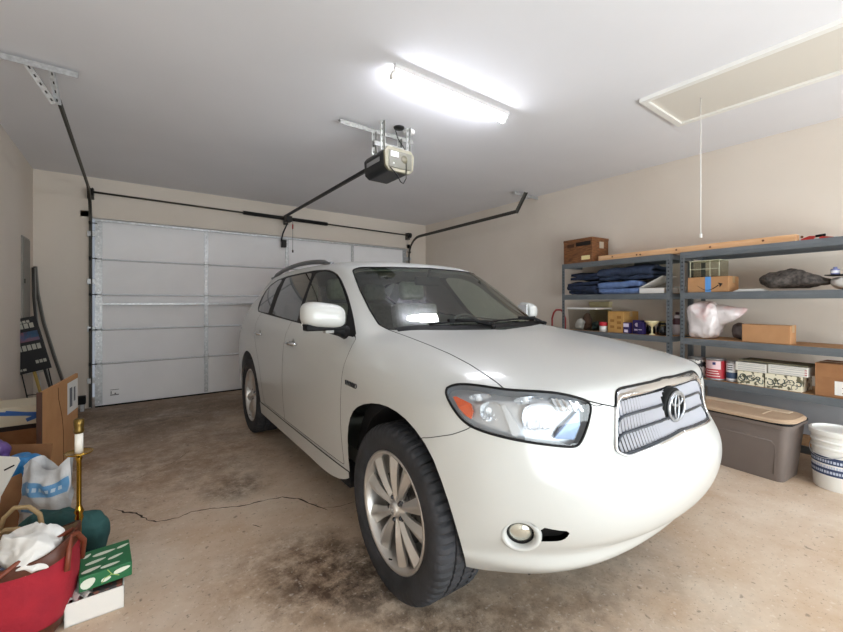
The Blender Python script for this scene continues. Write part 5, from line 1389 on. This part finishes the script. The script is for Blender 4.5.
# yard signs
def sign(name, label, c, w_, h_, tilt, yaw, base, parts):
    t = thing(name, label, 'sign', c, yaw); M = Matrix.Rotation(tilt, 4, 'Y') if False else Matrix.Rotation(tilt, 4, 'Y')
    b = MB(); b.box((-w_/2, -.006, 0), (w_/2, .006, h_), .002); b.bm.transform(M); p_ = b.build('sign_panel', base, t)
    for nm, x0, x1, z0, z1, mm in parts:
        b = MB(); b.box((x0*w_, -.0075, z0*h_), (x1*w_, -.005, z1*h_)); b.bm.transform(M); b.build(nm, mm, p_)
    return t, M
m_ink = mat('sign_black', '17181b', rough=.5); m_let = mat('sign_letters', 'a9a79c', rough=.6)
P1 = at(33, 372, 4.2)
t, M = sign('yard_sign', 'black yard sign with white lettering and a red picture, leaning by the electrical panel', (P1.x, P1.y, 0), .27, .58, R(-13), -.15, m_ink,
  [('picture_band', -.42, .42, .56, .74, mat('sign_picture', '8a4a44', rough=.6, c2='31557c', scale=9)), ('picture_band', .0, .42, .62, .74, mat('sign_blue', '4a6a8c', rough=.6))])
for ch in [c for c in bpy.data.objects if c.parent == t]: ch.location.z = .60; ch.location.x = .02
sp_ = [c for c in bpy.data.objects if c.parent == t][0]
def sign_rows(par, rows_, w_, h_, M):
    for z, hh, n, x0, x1 in rows_:
        b = MB(); rnd = random.Random(int(z*100)); x = x0*w_
        while x < x1*w_-.006:
            cw = (x1-x0)*w_/n*.78; b.box((x, -.0085, z*h_), (x+cw, -.006, (z+hh)*h_), .001); b.box((x+cw*.35, -.0095, (z+hh*.3)*h_), (x+cw*.65, -.0084, (z+hh*.65)*h_)); x += (x1-x0)*w_/n
        b.bm.transform(M); b.build('sign_lettering', m_let, par, weld=False)
sign_rows(sp_, [(.80, .09, 5, -.40, .40), (.90, .045, 6, -.38, .30), (.40, .10, 5, -.30, .42), (.14, .06, 3, .10, .45), (.05, .04, 2, -.45, -.2)], .27, .58, M)
b = MB()
for x in (-.10, .12): b.tube([(x, .012, .62), (x+.10, .03, .0)], .006, n=6)
b.tube([(-.06, .018, .35), (.16, .018, .35)], .005, n=6)
b.build('wire_stake', m_dark, t)
P2 = at(30, 376, 4.4)
t, M = sign('yard_sign', 'white-edged dark sign leaning behind the black yard sign', (P2.x, P2.y, 0), .26, .60, R(-10), -.12, mat('sign_white', 'b9b6ae', rough=.6), [('sign_face', -.44, .44, .04, .96, mat('sign_navy', '2b2d3a', rough=.5)), ])
for ch in [c for c in bpy.data.objects if c.parent == t]: ch.location.z = .53; ch.location.x = -.02
b = MB()
for x in (-.12, .06): b.tube([(x, .012, .55), (x+.08, .03, .0)], .006, n=6)
b.build('wire_stake', m_steel, t)
t = thing('wooden_stake', 'yellowish wooden stake leaning below the yard signs', 'stake', tuple(at(50, 470, 4.3).xy)+(0,))
b = MB(); b.bar((0, 0, 0), (-.16, .06, .72), .03, .015); b.build('stake_body', mat('yellow_wood', 'b59a54', rough=.8), t)
# sensor by the door
t = thing('door_sensor', 'small black box at the foot of the left door track', 'sensor', (-.475, 6.36, 0))
b = MB(); b.box((-.045, -.05, .09), (.035, .04, .19), .008); b.build('sensor_body', m_black, t)
b = MB(); b.box((-.02, -.02, 0), (.02, .03, .09), .004); b.build('sensor_foot', m_steel, t)
# tall flat carton
A = at(41, 393, 2.74); tB = A.z; tB = (tB-CAMH)/((HZ-373)/FPX); B = at(78, 373, tB)
ang = math.atan2(B.y-A.y, B.x-A.x); Lc = math.hypot(B.x-A.x, B.y-A.y); th_ = .020
t = thing('tall_carton', 'tall flat brown carton standing on edge with a white picture label', 'box', (A.x, A.y, 0), ang)
Hc = A.z; m_ctn = mat('carton_brown', 'bd8d5e', rough=.85, c2='b38355', scale=6)
b = MB(); b.box((0, 0, 0), (Lc, th_, Hc), .004); b.build('box_body', m_ctn, t)
b = MB(); b.box((-.006, -.004, 0), (.014, th_+.004, Hc+.004), .003); b.build('edge_guard', mat('carton_edge', '4a2f22', rough=.8), t)
b = MB(); b.box((Lc*.66, -.0015, Hc-.30), (Lc*.985, 0, Hc-.04)); lb = b.build('picture_label', m_white, t)
b = MB(); b.box((Lc*.72, -.0025, Hc-.25), (Lc*.80, -.0012, Hc-.09)); b.box((Lc*.85, -.0025, Hc-.22), (Lc*.90, -.0012, Hc-.10)); b.build('label_picture', mat('label_art', '60646a', rough=.6), lb)
b = MB(); b.tube([(Lc*.40, -.001, Hc-.03), (Lc*.41, -.001, Hc-.12), (Lc*.50, -.001, Hc-.27), (Lc*.54, -.001, Hc-.40), (Lc*.55, -.001, Hc-.75)], .0022, n=5); b.build('crease', mat('crease_dark', '5a3a26', rough=.9), t)
# open carton with bags
oN = at(50, 460, 2.50); oa = Vector((-.53, -.848, 0)); ob = Vector((-.848, .53, 0)); hx, hy, H = .20, .175, oN.z
oc = Vector((oN.x, oN.y, 0))+oa*hx+ob*hy
t = thing('open_carton', 'open brown carton under the tape-marked flat box, holding coloured bags', 'box', tuple(oc), math.atan2(.848, .53))
b = MB()
b.box((-hx, -hy, 0), (hx, hy, .006)); b.box((-hx, -hy, 0), (-hx+.006, hy, H)); b.box((hx-.006, -hy, 0), (hx, hy, H)); b.box((-hx, -hy, 0), (hx, -hy+.006, H)); b.box((-hx, hy-.006, 0), (hx, hy, H)); b.build('box_wall', m_cardd, t, weld=False)
b = MB(); b.box((0, -hy, 0), (.006, hy, .10)); b.bm.transform(Matrix.Translation((hx-.004, 0, H)) @ Matrix.Rotation(R(12), 4, 'Y')); b.build('flap', m_cardd, t)
def soft(name, label, cat, c, hx, hy, h, m, seed, amp=.02, freq=9, rz=0., e=.65, part='bag_film', group=None, crease=False):
    t = thing(name, label, cat, c, rz, group); fabric_blob(part, m, t, superell(hx, hy, h, e), 80, 50, seed, amp, freq, crease); return t
q = at(24, 457, 2.36); soft('blue_bag', 'bright blue plastic bag in the open carton', 'bag', (q.x, q.y, q.z-.13), .075, .06, .15, mat('bag_blue', '2f83c4', rough=.3, bump=.5, bscale=25, coat=.3), 3, .016, 14, -YAW)
q = at(-4, 448, 2.34); soft('purple_bag', 'purple and white bag at the left edge of the open carton', 'bag', (q.x, q.y, q.z-.15), .06, .05, .19, mat('bag_purple', '4a2b70', rough=.4, c2='7d63a0', scale=12), 4, .016, 12, -YAW)
# flat box with blue tape on a carton that carries it
q = at(20, 425, 3.2)
t = thing('flat_box', 'flat cream box with crossed blue tape lying behind the open carton', 'box', (-.70, q.y+.16, q.z+.002), 0)
b = MB(); b.box((-.21, -.18, 0), (.24, .20, .150), .004); b.build('box_body', mat('box_cream', 'd6cdb6', rough=.8), t)
b = MB()
for k_, (p0, p1) in enumerate((((-.10, .115), (.235, .035)), ((.02, .035), (.235, .12)), ((-.20, .12), (.10, .075)))): b.bar((p0[0], -.1806-.0012*k_, p0[1]), (p1[0], -.1806-.0012*k_, p1[1]), .001, .030)
b.build('blue_tape', mat('tape_blue_deep', '2b5fa8', rough=.4), t, weld=False)
t2_ = thing('support_carton', 'dark-rimmed brown carton carrying the tape-marked flat box', 'box', (-.70, q.y+.17, 0), 0)
b = MB(); b.box((-.21, -.18, 0), (.23, .20, q.z-.035), .004); b.build('box_body', m_cardd, t2_)
b = MB(); b.box((-.212, -.182, q.z-.037), (.232, .202, q.z), .003); b.build('dark_rim', mat('base_dark', '30241f', rough=.8), t2_)
# milky plastic sheet at the frame's left edge
q = at(20, 457, 1.98); t = thing('milky_sheet', 'milky white plastic sheet leaning at the left edge of the pile', 'plastic sheet', (q.x, q.y, 0), -YAW)
zt = q.z; b = MB(); b.prism([(-.30, .0), (-.16, .0), (-.10, zt-.20), (0, zt-.02), (-.01, zt), (-.30, zt+.015)], -.003, .003, .001, axis='Y'); b.build('sheet', mat('milky_plastic', 'd5d4ce', rough=.4), t)
b = MB(); b.bar((-.075, -.004, zt-.065), (-.025, -.004, zt-.040), .002, .007); b.build('slot', m_black, t)
# white and blue shopping bag
q = at(43, 505, 2.23); t = thing('shopping_bag', 'white plastic bag with a pale blue band standing in front of the open carton', 'bag', (q.x, q.y, 0), -YAW-.10)
m_wb = mat('bag_white', 'dfe0e2', rough=.4, bump=.6, bscale=18)
from mathutils import noise as NZ
def bagsheet(u, v, off=0.):
    x = (-.165+.33*u)*(1-.10*v)+.025*v; z = .005+.40*v; top = .04*math.sin(u*7)*v**3+.05*(u)*v**2
    y = -.035*math.cos((u-.5)*PI)*math.sin(min(1, v*1.2)*PI*.75)-.012*NZ.noise(Vector((u*5, v*6, 1)))*2-off
    return (x, y, z+top)
b = MB(); b.sheet(lambda u, v: bagsheet(u, v), 30, 24); b.sheet(lambda u, v: (bagsheet(u, v)[0], -bagsheet(u, v)[1]+.01, bagsheet(u, v)[2]), 30, 24); b.build('bag_body', m_wb, t, weld=False)
b = MB(); b.sheet(lambda u, v: bagsheet(.02+.96*u, .60+.17*v+.06*(u-.5), .0025), 26, 6); bd = b.build('blue_band', mat('band_pale_blue', '5f9fd6', rough=.4, c2='86b8e2', scale=14), t)
b = MB()
for k in range(9):
    u0 = .10+k*.09
    b.sheet(lambda u, v: bagsheet(u0+.055*u, .66+.05*v+.06*(u0-.5), .004), 2, 2)
b.build('band_marks', mat('mark_white', 'cfe2f2', rough=.5), bd, weld=False)
b = MB(); b.sheet(lambda u, v: bagsheet(.08+.5*u, .36+.03*v, .0025), 12, 2); b.build('thin_stripe', mat('stripe_blue', '6fa3cf', rough=.5), t)
# teal bag
q = at(62, 545, 2.05); soft('teal_bag', 'dark teal cloth bag slumped on the floor beside the brass candlestick', 'bag', (q.x, q.y, 0), .205, .075, .245, mat('teal_cloth', '27504f', rough=.85, c2='1f4343', scale=8, bump=.3, bscale=30), 9, .030, 6.5, -YAW+.12, .6, 'cloth', crease=True)
# brass candlestick lamp
q = at(79, 500, 1.93); t = thing('candlestick', 'tall brass candlestick with a white candle sleeve standing behind the red tote', 'candlestick', (q.x, q.y, 0))
m_brass = mat('brass', 'b8903a', rough=.2, metal=1.)
b = MB(); b.lathe([(0, 0), (.058, 0), (.060, .010), (.045, .020), (.03, .03), (.014, .05), (.010, .075), (.010, .26), (.013, .27), (.018, .285), (.014, .30), (.020, .315), (.014, .33), (.010, .345), (.010, .56), (.014, .575), (.010, .585), (.052, .598), (.056, .606), (.050, .604), (.014, .598), (0, .60)], n=32); b.build('stem', m_brass, t)
b = MB(); b.lathe([(0, .60), (.0165, .60), (.0165, .695), (0, .695)], n=24); b.build('candle_sleeve', mat('candle_white', 'ece9e0', rough=.5), t)
b = MB(); b.lathe([(0, .695), (.018, .697), (.022, .71), (.018, .722), (.021, .74), (.021, .762), (.014, .768), (.0, .766)], n=24); b.build('socket', mat('aged_brass', '7a6436', rough=.35, metal=.9), t)
b = MB(); b.lathe([(0, .0), (.018, .0)], n=6); b.bm.free()
# red tote bag
q = at(2, 600, 1.575); t = thing('tote_bag', 'red and brown tote bag with leather handles on the floor at the left edge', 'bag', (q.x, q.y, 0), -YAW+.42)
m_redc = mat('red_canvas', 'a51a2c', rough=.8, c2='96162a', scale=10, bump=.25, bscale=40)
m_lea = mat('brown_leather', '5b2f1d', rough=.45, c2='4a2416', scale=10)
m_lin = mat('lining_tan', '9c8468', rough=.9)
def totering(z, k, n=48, dx=0.):
    hx, hy = .235*k, .150*k; z = z*1.10
    return [(hx*math.copysign(abs(math.cos(a))**.62, math.cos(a))+dx, hy*math.copysign(abs(math.sin(a))**.62, math.sin(a))+.012*math.sin(a*3+z*20)*z*3, z+(.035*math.cos(a)**2*(z/.3)**3)) for a in [2*PI*i/n for i in range(n)]]
def loft3(b, rings, cap0=True):
    n = len(rings[0]); b.add([p for r_ in rings for p in r_], [(i*n+k, i*n+(k+1) % n, (i+1)*n+(k+1) % n, (i+1)*n+k) for i in range(len(rings)-1) for k in range(n)]+([tuple(range(n))[::-1]] if cap0 else []), True)
b = MB(); loft3(b, [totering(z, k) for z, k in ((.0, .78), (.02, .84), (.08, .93), (.14, .98), (.20, 1.0))]+[totering(.27, .985)]); b.build('canvas_body', m_redc, t, fix=False)
b = MB(); loft3(b, [totering(z, k) for z, k in ((.005, .80), (.02, .855), (.055, .905))], False); b.build('leather_base', m_lea, t, fix=False)
b = MB(); loft3(b, [totering(.262, .995), totering(.30, .985), totering(.302, .955), totering(.20, .95)], False); b.build('leather_rim', m_lea, t, fix=False)
b = MB(); loft3(b, [totering(.299, .953), totering(.15, .93), totering(.06, .88)], False); b.build('lining', m_lin, t, fix=False)
b = MB(); b.tube([(.02, -.152, .25), (.04, -.160, .31), (.10, -.12, .345), (.17, -.05, .365), (.215, .02, .37)], .009, n=8); b.tube([(.235, .06, .22), (.245, .05, .30), (.235, .0, .36), (.225, -.04, .37), (.235, -.08, .33), (.235, -.10, .26)], .010, n=8); b.build('handle', mat('handle_leather', '7a3b26', rough=.45), t, weld=False)
T0 = t
def inbag(x, y, z): return tuple(T0.matrix_basis @ Vector((x, y, z)))
bpy.context.view_layer.update()
def inb(x, y, z):
    a = T0.rotation_euler[2]; return (T0.location.x+x*math.cos(a)-y*math.sin(a), T0.location.y+x*math.sin(a)+y*math.cos(a), z)
q = at(35, 556, 1.60)
t = thing('white_cloth', 'crumpled white cloth spilling over the rim of the red tote bag', 'cloth', (q.x, q.y, .285), -YAW)
def clo(th, ph):
    p = superell(.105, .080, .125, .7)(th, ph); z = p[2]/.125
    return (p[0]+.03*(1-z)*1.0-.015, p[1]-.03*(1-z), p[2])
fabric_blob('cloth', mat('cloth_bright', 'e4e3e0', rough=.85, bump=.2, bscale=30), t, clo, 110, 70, 12, .030, 9, True)
for k, (x, y, lab, mm, sz) in enumerate(((-.02, -.055, 'small blue wrapped item in the red tote bag', mat('item_blue', '3f5f94', rough=.4, c2='9fb0cc', scale=20), .035), (-.115, -.05, 'dark box-shaped item in the red tote bag', mat('item_dark', '26242a', rough=.5), .035), (-.15, .03, 'black pouch in the red tote bag', mat('item_black', '151619', rough=.6), .04))):
    t = thing('packet', lab, 'packet', inb(x, y, .10), T0.rotation_euler[2]+.3*k)
    b = MB(); b.box((-sz, -sz*.6, 0), (sz, sz*.6, .20+.01*k), .008); b.bm.transform(Matrix.Rotation(R(8-5*k), 4, 'Y')); b.build('packet_body', mm, t)
t = thing('straw_handle_bag', 'tan looped handle of a bag tucked behind the red tote bag', 'bag', tuple(at(27, 560, 1.90).xy)+(0,), -YAW)
b = MB(); b.box((-.15, -.022, 0), (.12, .022, .24), .02, 3); b.build('bag_body', mat('straw_bag', '8f7a5a', rough=.9, c2='7d694c', scale=40), t)
b = MB(); b.tube([(-.12, -.02, .22), (-.085, -.025, .31), (-.03, -.03, .362), (.04, -.03, .367), (.085, -.025, .33), (.09, -.02, .28), (.085, -.01, .22)], .010, n=10); b.build('loop_handle', mat('tan_handle', 'b39a72', rough=.6), t)
b = MB(); b.tube([(-.09, -.06, .24), (-.03, -.07, .28), (.03, -.07, .285), (.07, -.06, .25)], .010, n=10); b.build('loop_handle', mat('tan_handle', 'b39a72'), t)
# shoe boxes
q0 = pxw(64, 629); q1 = pxw(124, 607); ang = math.atan2(q1[1]-q0[1], q1[0]-q0[0]); Lb = math.hypot(q1[0]-q0[0], q1[1]-q0[1])
t = thing('shoe_box', 'white open shoe box with printed tissue beside the red tote bag', 'box', (q0[0], q0[1], 0), ang)
m_wc = mat('shoebox_white', 'e6e4df', rough=.7)
hb = .095; b = MB(); D_ = .20
b.box((0, 0, 0), (Lb, D_, .004)); b.box((0, 0, 0), (Lb, .004, hb)); b.box((0, D_-.004, 0), (Lb, D_, hb)); b.box((0, 0, 0), (.004, D_, hb)); b.box((Lb-.004, 0, 0), (Lb, D_, hb)); b.build('box_wall', m_wc, t, weld=False)
b = MB(); b.box((Lb*.45, .006, .06), (Lb-.006, .10, hb+.008), .004); b.build('printed_card', mat('card_print', '6b3a2a', rough=.6, c2='2c2a2c', scale=30, c_lo=.48, c_hi=.52), t)
b = MB(); b.sheet(lambda u, v: (.006+u*(Lb*.45), .006+v*.12, hb-.01+.022*abs(math.sin(u*9+v*5))), 16, 12); b.build('tissue_paper', mat('tissue', 'e9e7e4', rough=.8, c2='6a5560', scale=24, c_lo=.60, c_hi=.64), t)
t = thing('leaf_print_box', 'green shoe box with white leaf pattern lying on the white shoe box', 'box', (q0[0], q0[1], .112), ang)
m_green = mat('box_green', '1d6a3f', rough=.5)
b = MB(); b.box((.045, .02, 0), (Lb+.03, .235, .062), .003); b.bm.transform(Matrix.Rotation(R(3), 4, 'Z')); g_ = b.build('box_body', m_green, t)
m_leaf = mat('leaf_white', 'dfe5d6', rough=.6)
def leaf(b, cx, cy, L, W, a, plane):
    n = 14; pts = [(L/2*math.cos(k*2*PI/n), W/2*math.sin(k*2*PI/n)*(1-.25*math.cos(k*2*PI/n))) for k in range(n)]
    V = []
    for x, y in pts:
        X = cx+x*math.cos(a)-y*math.sin(a); Y = cy+x*math.sin(a)+y*math.cos(a)
        V.append((X, Y, .0625) if plane == 'top' else (X, .0195, Y))
    b.add(V, [tuple(range(n))])
b = MB()
for cx, cy, L, W, a in ((.085, .06, .07, .026, .25), (.15, .05, .07, .022, .1), (.10, .12, .075, .024, .2), (.17, .11, .06, .02, .35), (.13, .175, .085, .026, .1), (.20, .185, .05, .02, .4), (.07, .19, .04, .018, .9)): leaf(b, cx, cy, L, W, a, 'top')
for cx, cy, L, W, a in ((.075, .03, .052, .040, .5), (.135, .022, .035, .018, .2), (.19, .04, .06, .020, .15)): leaf(b, cx, cy, L, W, a, 'side')
b.bm.transform(Matrix.Rotation(R(3), 4, 'Z')); b.build('leaf_pattern', m_leaf, t, weld=False, fix=False)
b = MB()
for p in ([(.14, .0190, .060), (.155, .0190, .035), (.18, .0190, .020)], [(.155, .0190, .035), (.13, .0190, .028), (.12, .019, .01)]): b.tube(p, .0018, n=5)
b.bm.transform(Matrix.Rotation(R(3), 4, 'Z')); b.build('branch_pattern', mat('branch_lime', 'a9c06a', rough=.6), t, weld=False)
